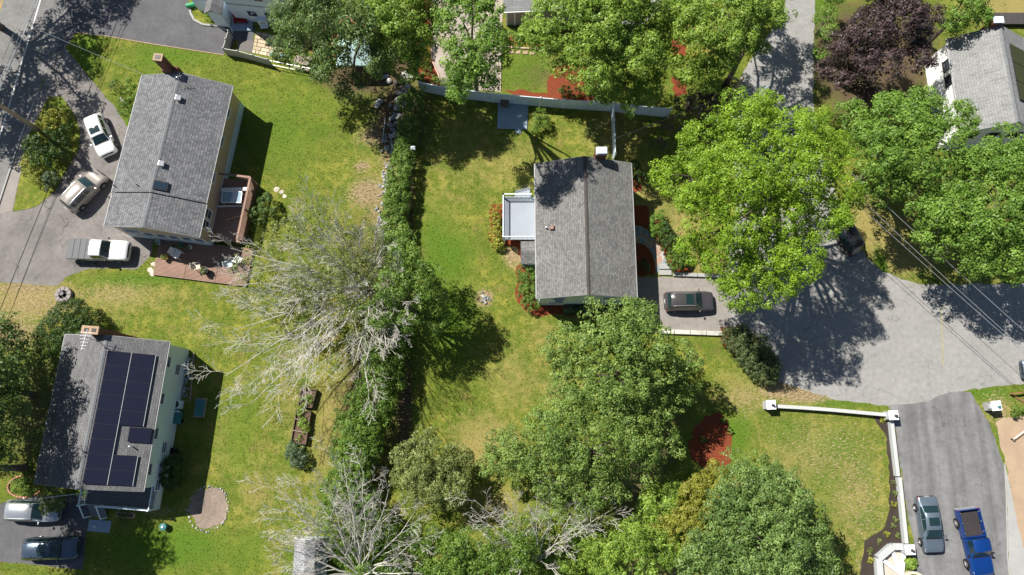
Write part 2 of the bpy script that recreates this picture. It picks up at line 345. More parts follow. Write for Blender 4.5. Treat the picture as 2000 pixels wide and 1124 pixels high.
mulch([(1226,400),(1262,402),(1268,425),(1300,440),(1330,480),(1350,530),(1316,536),(1296,500),(1270,455),(1230,440)])
mulch([(1236,476),(1250,476),(1260,480),(1268,488),(1274,498),(1278,510),(1280,524),(1281,535),(1236,540)])
mulch([(1406,640),(1440,638),(1480,660),(1512,700),(1520,748),(1494,748),(1452,708),(1418,680),(1407,662)])
mulch([(545,92),(610,104),(700,130),(740,60),(700,30),(600,40)], plain('terracotta_paving', (.40, .16, .085), .85, .2, 6, .3), .009)
sheet('mulch_bed', [(1704,811),(1736,815),(1748,900),(1760,1000),(1768,1060),(1714,1085),(1714,1250),(1670,1250),(1682,1110),(1688,1057),(1728,1030),(1737,997),(1737,930),(1730,850),(1712,826)], .013, DMULCH, .1)
sheet('dirt_patch', [(368,990),(374,972),(388,960),(402,956),(416,952),(430,955),(439,962),(440,975),(446,990),(441,1003),(442,1014),(430,1024),(415,1030),(398,1034),(384,1028),(379,1012),(370,1003)], .012, plain('pale_dirt', (.235, .185, .15), .95, .5, 4, .9), .22)
sheet('patio_mat', [(466,78),(496,80),(492,104),(462,98)], .014, plain('grey_mat', (.14, .13, .125), .9, .2), 0)
sheet('porch_floor', [(446,52),(500,54),(494,80),(462,78),(445,100)], .009, plain('dark_patio', (.10, .10, .11), .9, .2), 0)
sheet('garden_path', [(1293,-80),(1290,0),(1284,26),(1262,45),(1236,50),(1205,48),(1205,40),(1240,38),(1262,30),(1272,10),(1274,-80)], .02, CONC, .02)
def strip(name, a, b, wd, z, mat):
    a, b = P(*a), P(*b); d = (b-a).normalized(); n = Vector((-d.y, d.x, 0))*wd/2
    return MB().add([(a+n)[:2]+(z,), (a-n)[:2]+(z,), (b-n)[:2]+(z,), (b+n)[:2]+(z,)], [(0, 1, 2, 3)]).obj(name, mat, kind='structure')
strip('road_line', (1838,600), (1842,715), .10, .012, plain('faded_yellow_paint', (.33, .29, .15), .9, .3, 12))
strip('road_line', (97,-60), (-40,400), .14, .010, WHITEP)
strip('road_line', (20,-60), (-60,250), .12, .010, YELLOWP); strip('road_line', (12,-60), (-68,250), .12, .010, YELLOWP)
def kerb(name, px, wd=.16, h=.12, mat=CONC, z0=-.05):
    m = MB(); pts = [P(*p) for p in px]
    for a, b in zip(pts, pts[1:]):
        d = (b-a).normalized()*.002; m.bar(a-d+Vector((0, 0, (h+z0)/2)), b+d+Vector((0, 0, (h+z0)/2)), wd, h-z0)
    o = m.obj(name, mat, bevel=.02); o['kind'] = 'structure'; return o
kerb('kerb', [(76,178),(41,270),(1,392),(-40,520)])
kerb('kerb', [(438,108),(300,87),(213,72),(149,64)], .10, .05, SAND)
kerb('kerb', [(369,8),(373,27),(380,40),(397,49),(428,52),(442,60)], .22, .13)
kerb('kerb', [(843,-40),(842,58),(843,117),(856,146),(862,170)], .14, .12, plain('pink_edging', (.55, .38, .32), .8, .1))
kerb('kerb', [(984,90),(1000,94),(1040,96),(1060,99)], .14, .12, MATS['pink_edging'])
kerb('kerb', [(979,60),(978,178)], .1, .1, WOODG)
kerb('kerb', [(1962,905),(1965,973),(1968,1091),(1976,1180)], .10, .06, CONC)
# stamped patio pavers (each slab its own piece)
pat = bpy.data.objects.new('stone_patio', None); COL.objects.link(pat); pat['kind'] = 'structure'
PAVM = [plain('paver_a', (.50, .40, .28), .85, .15), plain('paver_b', (.43, .35, .25), .85, .15), plain('paver_c', (.55, .46, .34), .85, .15)]
def quadpt(c, u, v): a = c[0].lerp(c[1], u); b = c[3].lerp(c[2], u); return a.lerp(b, v)
pc = [P(500,62), P(560,74), P(548,116), P(492,104)]
vv = 0
for row in range(6):
    uu = 0; v0 = row/6; v1 = (row+1)/6
    while uu < .999:
        du = min(random.choice((.12, .2, .28)), 1-uu)
        if 1-uu-du < .06: du = 1-uu
        g = .012; q = [quadpt(pc, *k) for k in ((uu+g, v0+g), (uu+du-g, v0+g), (uu+du-g, v1-g), (uu+g, v1-g))]
        MB().prism([(k.x, k.y) for k in q], 0, .05+random.uniform(0, .012)).obj('paver', random.choice(PAVM), pat); uu += du
# ---------------------------------------------------------------- houses
ROOF1 = shingle('roof_grey_shingles', (.205, .21, .22), (.125, .13, .14), (.02, .02, .024), .24, .24)
ROOF2 = shingle('roof_brown_grey_shingles', (.178, .178, .182), (.132, .132, .138), (.055, .054, .056), .42, .20)
ROOF3 = shingle('roof_speckled_shingles', (.225, .222, .212), (.135, .138, .14), (.07, .07, .07), .26, .15)
ROOF4 = shingle('roof_pale_shingles', (.28, .285, .285), (.245, .25, .252), (.18, .18, .18), .40, .20, .6)
CAPD = plain('ridge_cap_dark', (.07, .064, .06), .9, .3, 9); CAPL = plain('ridge_cap_grey', (.16, .168, .178), .9, .25, 9)
TAN = siding('tan_siding', (.50, .385, .28)); PALE = siding('pale_blue_siding', (.62, .74, .84)); WHITES = siding('white_siding', (.82, .83, .84)); BLUEW = siding('light_blue_siding', (.70, .80, .90)); FOUND = plain('foundation_wall', (.52, .62, .70), .8, .1)
GREYS = siding('taupe_siding', (.33, .30, .27))
TRIM = plain('aged_white_trim', (.42, .43, .44), .6, .12)
class House:
    def __init__(s, name, label, eave_px, he, hr, over, wallm, roofm, capm, gab=.18, split=None):
        c = [P(*p, he) for p in eave_px]           # TL, TR, BR, BL as seen in the photograph
        top = (c[0]+c[1])/2; bot = (c[2]+c[3])/2; u = top-bot; s.L = u.length; s.W = ((c[0]-c[1]).length+(c[3]-c[2]).length)/2
        s.rz = math.atan2(u.y, u.x); ctr = (top+bot)/2; s.ctr = Vector((ctr.x, ctr.y, 0)); s.he, s.hr = he, hr
        s.o = thing(name, label, 'house', s.ctr, s.rz); s.over = over; L, W = s.L/2, s.W/2
        s.wl, s.ww = L-gab, W-over; sl = (hr-he)/W; s.slope = sl
        zt = he+sl*over-.12
        s.zt = zt
        zr = hr-.12
        v = []
        for x in (-s.wl, s.wl): v += [(x, -s.ww, 0), (x, s.ww, 0), (x, s.ww, zt), (x, 0, zr), (x, -s.ww, zt)]
        MB().add(v, [(0, 4, 3, 2, 1), (5, 6, 7, 8, 9), (0, 5, 9, 4), (6, 1, 2, 7)]).obj('wall', wallm, s.o)
        th = .10
        secs = [(a*L, b*L, dz) for a, b, dz in (split or [(-1, 1, 0)])]
        for x0, x1, dz in secs:
            m = MB()
            for sg in (1, -1):
                a = [(x0, 0, hr+dz), (x1, 0, hr+dz), (x1, sg*W, he+dz), (x0, sg*W, he+dz)]; bq = [(x, y, z-th) for x, y, z in a]
                fs = [(0, 1, 2, 3), (7, 6, 5, 4), (3, 2, 6, 7), (0, 3, 7, 4), (1, 5, 6, 2)]
                if sg > 0: fs = [f for f in fs]
                else: fs = [f[::-1] for f in fs]
                m.add(a+bq, fs)
            rf = m.obj('roof', roofm, s.o)
            mc = MB(); k = int((x1-x0)/.28); d = (x1-x0)/k
            for i in range(k):
                xa = x0+i*d; 
                for sg in (1, -1):
                    z = hr+dz+.012+(.012 if i % 2 else 0); mc.add([(xa, 0, z), (xa+d*.97, 0, z+.01), (xa+d*.97, sg*.17, z+.01-sl*.17), (xa, sg*.17, z-sl*.17)], [(0, 3, 2, 1) if sg < 0 else (0, 1, 2, 3)])
            mc.obj('ridge_cap', capm, rf, kind='stuff')
            for sg in (1, -1):
                box(((x0+x1)/2, sg*(W+.03), he+dz-.08), (x1-x0-.02, .07, .10)).obj('gutter', TRIM, s.o)
            for x, sx in ((x0, -1), (x1, 1)):
                if abs(abs(x)-L) > .01: continue
                m = MB()
                for sg in (1, -1): m.bar((x+sx*.02, 0.0, hr+dz-.13), (x+sx*.02, sg*W, he+dz-.13), .03, .18)
                m.obj('rake_trim', TRIM, s.o)
    def win(s, face, pos, z, wd, ht, frame=WHITE, proud=.05, mull=1):
        m = MB(); g = MB()
        if face[1] == 'x':
            x = (s.wl if face[0] == '+' else -s.wl); sg = 1 if face[0] == '+' else -1
            B = lambda a, zz, w_, h_, d, e=0: ((x+sg*(d/2-.02+e), a, zz), (d, w_, h_))
        else:
            y = (s.ww if face[0] == '+' else -s.ww); sg = 1 if face[0] == '+' else -1
            B = lambda a, zz, w_, h_, d, e=0: ((a, y+sg*(d/2-.02+e), zz), (w_, d, h_))
        fw = .08; D = proud+.04
        m.box(*B(pos-wd/2-fw/2, z, fw, ht+2*fw, D)); m.box(*B(pos+wd/2+fw/2, z, fw, ht+2*fw, D))
        m.box(*B(pos, z+ht/2+fw/2, wd, fw, D)); m.box(*B(pos, z-ht/2-fw/2, wd+.3, fw, D+.05))
        if mull: m.box(*B(pos, z, wd, .04, D-.015))
        f = m.obj('window', frame, s.o); g.box(*B(pos, z, wd, ht, .03)); g.obj('pane', GLASS, f)
        return f
    def door(s, face, pos, wd=.95, ht=2.05, mat=WHITE, z0=.15):
        B = ((s.wl if face[0] == '+' else -s.wl)+(.02 if face[0] == '+' else -.02), pos, z0+ht/2), (.08, wd, ht)
        if face[1] == 'y': B = (pos, (s.ww if face[0] == '+' else -s.ww)+(.02 if face[0] == '+' else -.02), z0+ht/2), (wd, .08, ht)
        d = box(*B).obj('door', mat, s.o, bevel=.01)
        c = B[0]; k = (c[0]+(.35 if face[1] == 'y' else 0), c[1]+(.35 if face[1] == 'x' else 0), z0+1.0)
        k = (k[0]+(0 if face[1] == 'y' else (.06 if face[0] == '+' else -.06)), k[1]+((.06 if face[0] == '+' else -.06) if face[1] == 'y' else 0), k[2])
        box(k, (.08, .08, .08)).obj('handle', STEEL, d, bevel=.02)
    def loc(s, px, py, z):
        p = P(px, py, z); q = Matrix.Rotation(-s.rz, 3, 'Z') @ (p-s.ctr); return q
    def zroof(s, y): return s.hr-abs(y)*s.slope
    def onroof(s, px, py):
        z = s.hr
        for _ in range(6): q = s.loc(px, py, z); z = s.zroof(q.y)
        q.z = z; return q
# --- tan ranch, upper left
A = House('tan_ranch_house', 'tan sided ranch house with two-part grey shingle roof beside the loop driveway', [(275,148),(456,167),(386,462),(202,442)], 4.0, 5.5, .38, TAN, ROOF1, CAPL, split=[(-1, -.575, -.14), (-.57, 1, 0)])
box((0, 0, .55), (2*A.wl+.03, 2*A.ww+.03, 1.1)).obj('foundation', FOUND, A.o)
for i in range(5): A.win('-x', -3.6+i*1.22, 2.0, .95, 1.0, mull=0)
A.win('-x', 2.6, 2.6, 1.6, .9)
for x in (-6.0, -4.9): A.win('-y', x, 2.5, .8, 1.2)
for x in (-1.5, 2.2, 5.2): A.win('-y', x, 3.2, .9, .7)
for x in (-5, -2, 1.5, 4.5): A.win('+y', x, 2.4, 1.2, 1.2)
A.door('+y', -.2)
q = A.onroof(315, 364); tl = Matrix.Rotation(math.atan(A.slope), 3, 'X')
def on_slope(H, px, py): q = H.onroof(px, py); sg = -1 if q.y > 0 else 1; return q, Matrix.Rotation(sg*math.atan(H.slope), 3, 'X')
q, tl = on_slope(A, 315, 364)
sk = box(q+Vector((0, 0, .10)), (.82, 1.25, .18), 0, tl).obj('skylight', DARKMETAL, A.o, bevel=.015); box(q+Vector((0, .0, .20)), (.66, 1.08, .03), 0, tl).obj('pane', GLASS, sk)
for px, py in ((351,194),(318,322)):
    q, tl = on_slope(A, px, py); v = MB().box(q+Vector((0, 0, .14)), (.42, .42, .2), 0, tl).box(q+Vector((0, 0, .3)), (.52, .5, .08), 0, tl).obj('roof_vent', STEEL, A.o, bevel=.03)
for px, py in ((225,364),(270,363)):
    q, tl = on_slope(A, px, py); MB().tube([q, q+Vector((0, 0, .45))], .05, 8).obj('vent_pipe', BLACK, A.o)
q = A.loc(308, 117, 7.3); cy = q.y; cxx = A.L/2+.32
ch = MB().box((cxx, cy-.1, 2.7), (.62, 1.5, 5.4)).obj('chimney', BRICK, A.o, bevel=.02)
box((cxx, cy, 6.35), (.62, .75, 1.9)).obj('flue_stack', BRICK, ch); box((cxx, cy, 7.34), (.72, .85, .12)).obj('chimney_cap', BRICKT, ch); box((cxx, cy, 7.41), (.4, .5, .03)).obj('flue_opening', BLACK, ch)
an = thing('rooftop_antenna', 'thin metal aerial standing on the tan house roof by its chimney', 'antenna', A.o.matrix_world @ Vector((0, 0, 0)))
an.location = A.ctr+Matrix.Rotation(A.rz, 3, 'Z') @ Vector((A.L/2-.9, -.3, A.hr-.1))
MB().tube([(0, 0, 0), (0, 0, .9)], .025, 6).obj('mast', STEEL, an); mm = MB().tube([(-.4, -.2, .85), (.4, .2, .85)], .02, 5)
for k in range(4): mm.tube([(-.3+.2*k+.1, -.15+.1*k-.25, .85), (-.3+.2*k-.1, -.15+.1*k+.25, .85)], .014, 4)
mm.obj('aerial_rods', STEEL, an)
# --- solar house, lower left
B_ = House('solar_house', 'white raised house with solar panels on its grey-brown shingle roof at lower left', [(127,655),(331,666),(280,959),(66,946)], 4.6, 6.2, .35, PALE, ROOF2, CAPL)
box((0, 0, .5), (2*B_.wl+.02, 2*B_.ww-.3, 1.0)).obj('foundation', CONC, B_.o)
for x in (4.6, 1.4, -1.6, -4.6): B_.win('-y', x, 3.7, .9, .8)
for x in (4.9, -2.0, -5.2): B_.win('-y', x-.8, 1.7, .9, .7)
for x in (-4.5, 0, 4.5): B_.win('+y', x, 3.4, 1.3, 1.1)
for y in (-2.4, 2.4): B_.win('+x', y, 3.5, 1.0, 1.1)
B_.door('-x', .8, z0=1.2)
q = B_.loc(168, 650, 6.3)
ch = box((B_.L/2+.28, 1.0, 3.45), (.55, 1.3, 6.9)).obj('chimney', BRICK, B_.o, bevel=.02); box((B_.L/2+.28, 1.0, 6.96), (.7, 1.45, .14)).obj('chimney_cap', BRICKT, ch)
for y in (.65, 1.3): box((B_.L/2+.28, y, 7.04), (.3, .38, .03)).obj('flue_opening', BLACK, ch)
q, tl = on_slope(B_, 258, 872); MB().tube([q, q+Vector((0, 0, .5))], .06, 8).obj('vent_pipe', WHITE, B_.o)
an = thing('television_antenna', 'white television aerial on a mast by the solar house chimney', 'antenna', B_.ctr+Matrix.Rotation(B_.rz, 3, 'Z') @ Vector((B_.L/2-.5, .7, B_.hr-.4)), B_.rz)
MB().tube([(0, 0, 0), (0, 0, 2.2)], .03, 6).obj('mast', STEEL, an)
mm = MB().tube([(-1.0, .1, 2.1), (.7, -.1, 2.15)], .03, 5)
for k in range(6): mm.tube([(-.9+.27*k, -.15-.08*k, 2.12), (-.9+.27*k, .15+.08*k, 2.12)], .02, 4)
mm.obj('aerial_rods', WHITE, an)
# solar panels, one object per panel
SOLAR = glassm('solar_cells', (.010, .011, .024), .22); sl = math.atan(B_.slope)
sa = thing('solar_array', 'dark navy solar panel array in two columns on the lower left roof', 'solar panels', B_.ctr, B_.rz)
# local coords: +x up image, -y right image; columns on the -y slope
def spanel(x, s0, s1, hgt):
    yc = -(s0+s1)/2*math.cos(sl); z = B_.hr-(s0+s1)/2*math.sin(sl)+.16
    tl = Matrix.Rotation(sl, 3, 'X')
    f = box((x, yc, z), (hgt-.045, s1-s0-.045, .04), 0, tl).obj('solar_panel', SOLAR, sa)
    box((x, yc, z-.011), (hgt-.008, s1-s0-.008, .03), 0, tl).obj('panel_frame', plain('panel_frame_grey', (.035, .035, .045), .4, .1), f)
p0 = B_.onroof(228, 687); p1 = B_.onroof(181, 946)
xt = p0.x; HT = (p0.x-p1.x)/9.0
for i in range(9): spanel(xt-(i+.5)*HT, .40, 2.22, HT)
for i in (0, 1, 2, 3, 4, 7, 8): spanel(xt-(i+.5)*HT, 2.26, 4.08, HT)
spanel(xt-5.6*HT, 3.1, 4.85, HT*1.02)
MB().box((xt-4.5*HT, -2.24*math.cos(sl), B_.hr-2.24*math.sin(sl)+.185), (9*HT, .03, .03)).obj('mounting_rail', GREYPAINT, sa)
for x0_, n_ in ((xt-2.5*HT, 5), (xt-8*HT, 2)): MB().box((x0_, -4.11*math.cos(sl), B_.hr-4.11*math.sin(sl)+.15), (n_*HT, .03, .05)).obj('mounting_rail', GREYPAINT, sa)
# front porch
pb = [P(163,1000,1.1), P(300,1005,1.1)]
pdeck = thing('front_porch', 'grey board porch with white railing and steps below the solar house', 'porch', B_.ctr+Matrix.Rotation(B_.rz, 3, 'Z') @ Vector((-B_.wl-.02, 0, 0)), B_.rz)
pw0, pw1 = B_.ww-2.2, -B_.ww+.2
mm = MB()
for k in range(14): mm.box((-.1-.14*k, (pw0+pw1)/2, 1.12), (.125, pw0-pw1, .05))
mm.obj('deck_boards', plain('grey_decking', (.12, .115, .12), .8, .2, 9), pdeck, kind='stuff')
box((-1.02, (pw0+pw1)/2, .54), (1.98, pw0-pw1-.06, 1.08)).obj('porch_base', WHITE, pdeck)
for y in (pw0, pw1): 
    m = MB().bar((-.05, y, 2.1), (-2.0, y, 2.1), .09, .06).bar((-.05, y, 1.25), (-2.0, y, 1.25), .05, .05)
    for k in range(13): m.box((-.15-.15*k, y, 1.67), (.03, .03, .85))
    m.obj('railing', VINYL, pdeck)
m = MB().bar((-2.0, pw0-1.6, 2.1), (-2.0, pw1, 2.1), .09, .06).bar((-2.0, pw0-1.6, 1.25), (-2.0, pw1, 1.25), .05, .05)
k = pw0-1.6
while k > pw1: m.box((-2.0, k, 1.67), (.03, .03, .85)); k -= .15
m.obj('railing', VINYL, pdeck)
for y in (pw0, pw0-1.6, (pw0+pw1)/2-.6, pw1): box((-2.0, y, 1.25), (.13, .13, 2.05)).obj('post', VINYL, pdeck)
for i in range(4): box((-2.15-.28*i, pw0-.8, .95-.27*i-.12), (.3, 1.4, .1)).obj('step', plain('grey_step', (.2, .2, .21), .8), pdeck)
for y in (pw0-.05, pw0-1.55): MB().bar((-2.0, y, 2.1), (-3.1, y, 1.1), .09, .06).box((-3.15, y, .5), (.1, .1, 1.1)).obj('stair_rail', VINYL, pdeck)
box((-3.9, pw0-1.0, .03), (1.0, 2.0, .08)).obj('landing_slab', CONCB, pdeck, bevel=.01)
# --- main grey house, centre
C_ = House('grey_roofed_house', 'central pale blue house with speckled grey shingle roof and brick chimney', [(1045,320),(1232,319),(1245,582),(1047,583)], 4.4, 6.1, .34, PALE, ROOF3, CAPD)
for y in (2.4, -2.1):
    C_.win('-x', y, 3.5, 1.0, .8); C_.win('-x', y+.25, 1.3, 1.1, .7)
for y in (2.0, -2.0): C_.win('+x', y, 3.2, 1.0, 1.1)
for x in (-4.5, -2, 3.5): C_.win('+y', x, 3.2, 1.2, 1.1)
for x in (-5, 1.5, 4.5): C_.win('-y', x, 3.2, 1.3, 1.2)
C_.door('-y', -.6, mat=plain('red_door', (.25, .03, .03), .5)); C_.door('+y', .9, z0=1.4)
for x in (-3.3,): box((x, -C_.ww-.02, 1.15), (2.6, .06, 2.2)).obj('garage_door', WHITE, C_.o)
ac = box((-C_.wl-.25, 2.4, 3.2), (.45, .7, .42)).obj('window_air_conditioner', GREYPAINT, C_.o, bevel=.02)
chx, chy = C_.L/2+.12, -1.45
ch = box((chx+.12, chy, 3.3), (.65, 1.0, 6.6)).obj('chimney', BRICK, C_.o, bevel=.02); box((chx+.12, chy, 6.66), (.75, 1.05, .13)).obj('chimney_cap', STEEL, ch); box((chx+.12, chy, 6.85), (.62, .92, .05)).obj('rain_cap', VINYL, ch)
q, tl = on_slope(C_, 1078, 446); box(q+Vector((0, 0, .14)), (.36, .4, .22), 0, tl).obj('roof_vent', plain('brown_vent', (.16, .07, .05), .5), C_.o, bevel=.03)
q, tl = on_slope(C_, 1066, 446); MB().tube([q, q+Vector((0, 0, .42))], .07, 8).obj('vent_pipe', WHITE, C_.o)
# rear deck of the main house
dk = thing('rear_deck', 'pale grey raised deck with white railing behind the central house', 'deck', G(1014, 428, 1.3))
dA = P(983, 386, 1.3)-dk.location; dB = P(1052, 468, 1.3)-dk.location
x0, y1, x1, y0 = dA.x, dA.y, dB.x, dB.y; DZ = 1.3
mm = MB(); nb = int((x1-x0)/.14)
for k in range(nb): mm.box((x0+(k+.5)*.14, (y0+y1)/2, DZ-.02), (.132, y1-y0, .04))
mm.obj('deck_boards', plain('pale_grey_decking', (.30, .33, .37), .7, .12, 9), dk, kind='stuff')
MB().box(((x0+x1)/2, (y0+y1)/2, DZ-.16), (x1-x0-.05, y1-y0-.05, .22)).obj('joist_frame', WHITE, dk)
for x in (x0+.1, x1-.3):
    for y in (y0+.1, y1-.1): box((x, y, DZ/2-.1), (.14, .14, DZ-.2)).obj('support_post', WHITE, dk)
def railing(par, a, b, z, h=.95, sp=.12, mt=VINYL, bal=BLACK, posts=True, wd=.09):
    a = Vector((*a, z)); b = Vector((*b, z)); L = (b-a).length; U = Vector((0, 0, 1))
    MB().bar(a+U*h, b+U*h, wd, .06).bar(a+U*.1, b+U*.1, .05, .05).obj('hand_rail', mt, par)
    m = MB(); n = int(L/sp)
    for i in range(1, n): m.box(a.lerp(b, i/n)+U*(h/2+.03), (.03, .03, h-.12))
    m.obj('balusters', bal, par, kind='stuff')
    if posts:
        for q in (a, b): box(q+U*(h/2+.03), (.12, .12, h+.1)).obj('post', mt, par)
railing(dk, (x0, y0), (x0, y1), DZ); railing(dk, (x0, y0), (x1-.2, y0), DZ, posts=False); railing(dk, (x0, y1), (x1-.75, y1), DZ)
for i in range(5): box((x1-.95-.28*i, y1+.6, DZ-.2-.22*i), (.3, 1.0, .06)).obj('step', plain('pale_grey_decking', (.30, .33, .37)), dk)
MB().bar((x1-.6, y1+1.12, DZ+.8), (x1-2.4, y1+1.12, .75), .05, .05).bar((x1-2.4, y1+1.12, 0), (x1-2.4, y1+1.12, .75), .05, .05, (1, 0, 0)).obj('stair_rail', BLACK, dk)
m = MB()
for i in range(14): t_ = i/13; m.box((x1-.6-1.8*t_, y1+1.12, (DZ+.8)*(1-t_)+.75*t_-.42), (.025, .025, .8))
m.obj('stair_balusters', BLACK, dk, kind='stuff')
ln = thing('lean_to_shed', 'small grey shingled lean-to shed against the rear wall below the deck', 'shed', G(1032, 493, 2.0))
a = P(1017, 472, 2.1)-ln.location; b = P(1050, 515, 2.1)-ln.location; yr = (a.y*.55+b.y*.45)
a.z = b.z = 0
MB().add([(a.x, a.y, 2.1), (b.x, a.y, 2.1), (b.x, yr, 2.45), (a.x, yr, 2.45), (a.x, b.y, 2.0), (b.x, b.y, 2.0), (a.x, a.y, 2.02), (b.x, a.y, 2.02), (b.x, yr, 2.37), (a.x, yr, 2.37), (a.x, b.y, 1.92), (b.x, b.y, 1.92)],
         [(0, 3, 2, 1), (3, 4, 5, 2), (6, 7, 8, 9), (9, 8, 11, 10), (0, 1, 7, 6), (4, 10, 11, 5), (0, 6, 9, 3), (3, 9, 10, 4), (1, 2, 8, 7), (2, 5, 11, 8)]).obj('roof', ROOF3, ln)
MB().box(((a.x+b.x)/2, (a.y+b.y)/2, .98), (b.x-a.x-.2, a.y-b.y-.2, 1.96)).obj('wall', PALE, ln)
box((a.x+.08, (a.y+b.y)/2, .95), (.06, .9, 1.8)).obj('door', WHITE, ln)
# --- white house, upper right
D_ = House('white_house', 'white house with pale streaked shingle roof and brick chimney at upper right', [(1846,72),(2002,78),(2033,264),(1880,252)], 4.2, 6.4, .3, WHITES, ROOF4, CAPL)
for x in (1.0, 2.6): D_.win('+y', x, 3.2, .9, .8, DARKMETAL)
for y in (2.2, .2, -2.0): D_.win('-x', y, 3.2, .9, .8, DARKMETAL)
ch = box((D_.L/2+.25, .5, 3.4), (.55, .8, 6.8)).obj('chimney', BRICK, D_.o, bevel=.02); box((D_.L/2+.25, .5, 6.86), (.65, .92, .10)).obj('chimney_cap', VINYL, ch)
sa = thing('dark_solar_array', 'dark panel array on the far slope of the white house', 'solar panels', D_.ctr, D_.rz)
sl = math.atan(D_.slope)
for i in range(3):
    for j in range(2):
        s0 = .9+j*1.45; yc = -(s0+.7)*math.cos(sl); z = D_.hr-(s0+.7)*math.sin(sl)+.14
        box((2.2-i*1.9, yc, z), (1.84, 1.4, .05), 0, Matrix.Rotation(sl, 3, 'X')).obj('solar_panel', SOLAR, sa)
# --- pale house block at the top left (its long wall faces the camera)
E_ = thing('pale_blue_house', 'pale blue-white house with grey porch roof beside the dark parking lot', 'house', P(505, 42))
def wallblock(par, pxs, depth, h, mat, roofm=None, rise=0):
    a = P(*pxs[0])-par.location; b = P(*pxs[1])-par.location; d = (b-a).normalized(); n = Vector((-d.y, d.x, 0))
    q = [a, b, b+n*depth, a+n*depth]
    MB().prism([(k.x, k.y) for k in q], 0, h).obj('wall', mat, par)
    return a, b, d, n
a, b, d, n = wallblock(E_, ((462,40),(562,50)), 9, 5.6, BLUEW)
ang = math.atan2(d.y, d.x)
m = MB(); q = [a-d*.3-n*.3, b+d*.3-n*.3, b+d*.3+n*4.5, a-d*.3+n*4.5, b+d*.3+n*9.3, a-d*.3+n*9.3]; zz = [5.6, 5.6, 7.2, 7.2, 5.6, 5.6]
m.add([(k.x, k.y, z) for k, z in zip(q, zz)]+[(k.x, k.y, z-.12) for k, z in zip(q, zz)], [(0, 1, 2, 3), (3, 2, 4, 5), (9, 8, 7, 6), (11, 10, 8, 9), (0, 6, 7, 1), (5, 4, 10, 11), (0, 3, 9, 6), (3, 5, 11, 9), (1, 7, 8, 2), (2, 8, 10, 4)])
m.obj('roof', ROOF4, E_)
for t_, z, wd, ht in ((.42, 1.6, .9, .8), (.75, 1.6, .9, .8), (.3, 4.3, .9, .8), (.7, 4.3, .9, .8)):
    c = a.lerp(b, t_)-n*.02+Vector((0, 0, z)); f = MB().box(c, (wd+.16, .1, ht+.16), ang).obj('window', WHITE, E_); box(c-n*.045, (wd, .03, ht), ang).obj('pane', GLASS, f)
MB().box(a.lerp(b, .5)-n*.03+Vector((0, 0, 2.9)), ((b-a).length, .06, .1), ang).obj('trim_board', GREYPAINT, E_)
a, b, d, n = wallblock(E_, ((424,52),(449,54)), 3.2, 2.6, BLUEW)
w2 = (b-a).length; m = MB(); q = [a-d*.2-n*.25, (a+b)/2-n*.25, b+d*.2-n*.25, a-d*.2+n*3.4, (a+b)/2+n*3.4, b+d*.2+n*3.4]; zz = [2.6, 3.2, 2.6]*2
m.add([(k.x, k.y, z) for k, z in zip(q, zz)]+[(k.x, k.y, z-.1) for k, z in zip(q, zz)], [(0, 1, 4, 3), (1, 2, 5, 4), (9, 10, 7, 6), (10, 11, 8, 7), (0, 6, 7, 1), (1, 7, 8, 2), (0, 3, 9, 6), (2, 8, 11, 5)]); m.obj('porch_roof', ROOF2, E_)
wallblock(E_, ((390,22),(424,30)), 4, 3.0, BLUEW)
m = MB().bar(P(452,50)-E_.location+Vector((0, 0, 1.0)), P(462,75)-E_.location+Vector((0, 0, 1.0)), .06, .06); m.obj('hand_rail', WHITE, E_)
bn = thing('porch_bench', 'dark red cushioned bench on the pale house porch', 'bench', P(472, 44))
box((0, 0, .42), (1.4, .55, .16)).obj('cushion', plain('dark_red_cloth', (.22, .02, .02), .9), bn, bevel=.05); box((0, .3, .75), (1.4, .14, .6)).obj('backrest', MATS['dark_red_cloth'], bn, bevel=.04); MB().box((-.6, 0, .17), (.08, .5, .34)).obj('leg', BLACK, bn); MB().box((.6, 0, .17), (.08, .5, .34)).obj('leg', BLACK, bn)
ps = thing('porch_slab', 'blue-grey raised concrete slab under the red bench', 'slab', P(474, 48)); MB().box((0, 0, .08), (2.2, 1.6, .16)).obj('slab', CONCB, ps)
ct = thing('outdoor_cabinet', 'pale grey outdoor cabinet with shelf beside the pale house wall', 'cabinet', P(518, 52), .1)
box((0, .2, .55), (.9, .6, 1.1)).obj('body', VINYL, ct, bevel=.03); box((0, -.25, .35), (.8, .4, .05)).obj('shelf', VINYL, ct); box((0, -.1, .75), (.5, .04, .4)).obj('door', GREYPAINT, ct)
# --- house at top centre behind the trees
T_ = thing('taupe_house', 'taupe house with white corner trim and pale roof behind the top centre trees', 'house', P(1040, 45))
a, b, d, n = wallblock(T_, ((990,50),(1130,44)), 8, 3.0, GREYS)
q = [a-d*.3-n*.4, b+d*.3-n*.4, b+d*.3+n*4, a-d*.3+n*4, b+d*.3+n*8.4, a-d*.3+n*8.4]; zz = [3.0, 3.0, 4.6, 4.6, 3.0, 3.0]
MB().add([(k.x, k.y, z) for k, z in zip(q, zz)]+[(k.x, k.y, z-.14) for k, z in zip(q, zz)], [(0, 1, 2, 3), (3, 2, 4, 5), (9, 8, 7, 6), (11, 10, 8, 9), (0, 6, 7, 1), (5, 4, 10, 11), (0, 3, 9, 6), (3, 5, 11, 9), (1, 7, 8, 2), (2, 8, 10, 4)]).obj('roof', ROOF4, T_)
for t_ in (0, .11): MB().box(a.lerp(b, t_)-n*.03+Vector((0, 0, 1.5)), (.12, .12, 2.95), math.atan2(d.y, d.x)).obj('corner_trim', WHITE, T_)
box(a.lerp(b, .5)-n*.45+Vector((0, 0, 2.9)), ((b-a).length+.6, .1, .12), math.atan2(d.y, d.x)).obj('gutter', WHITE, T_)
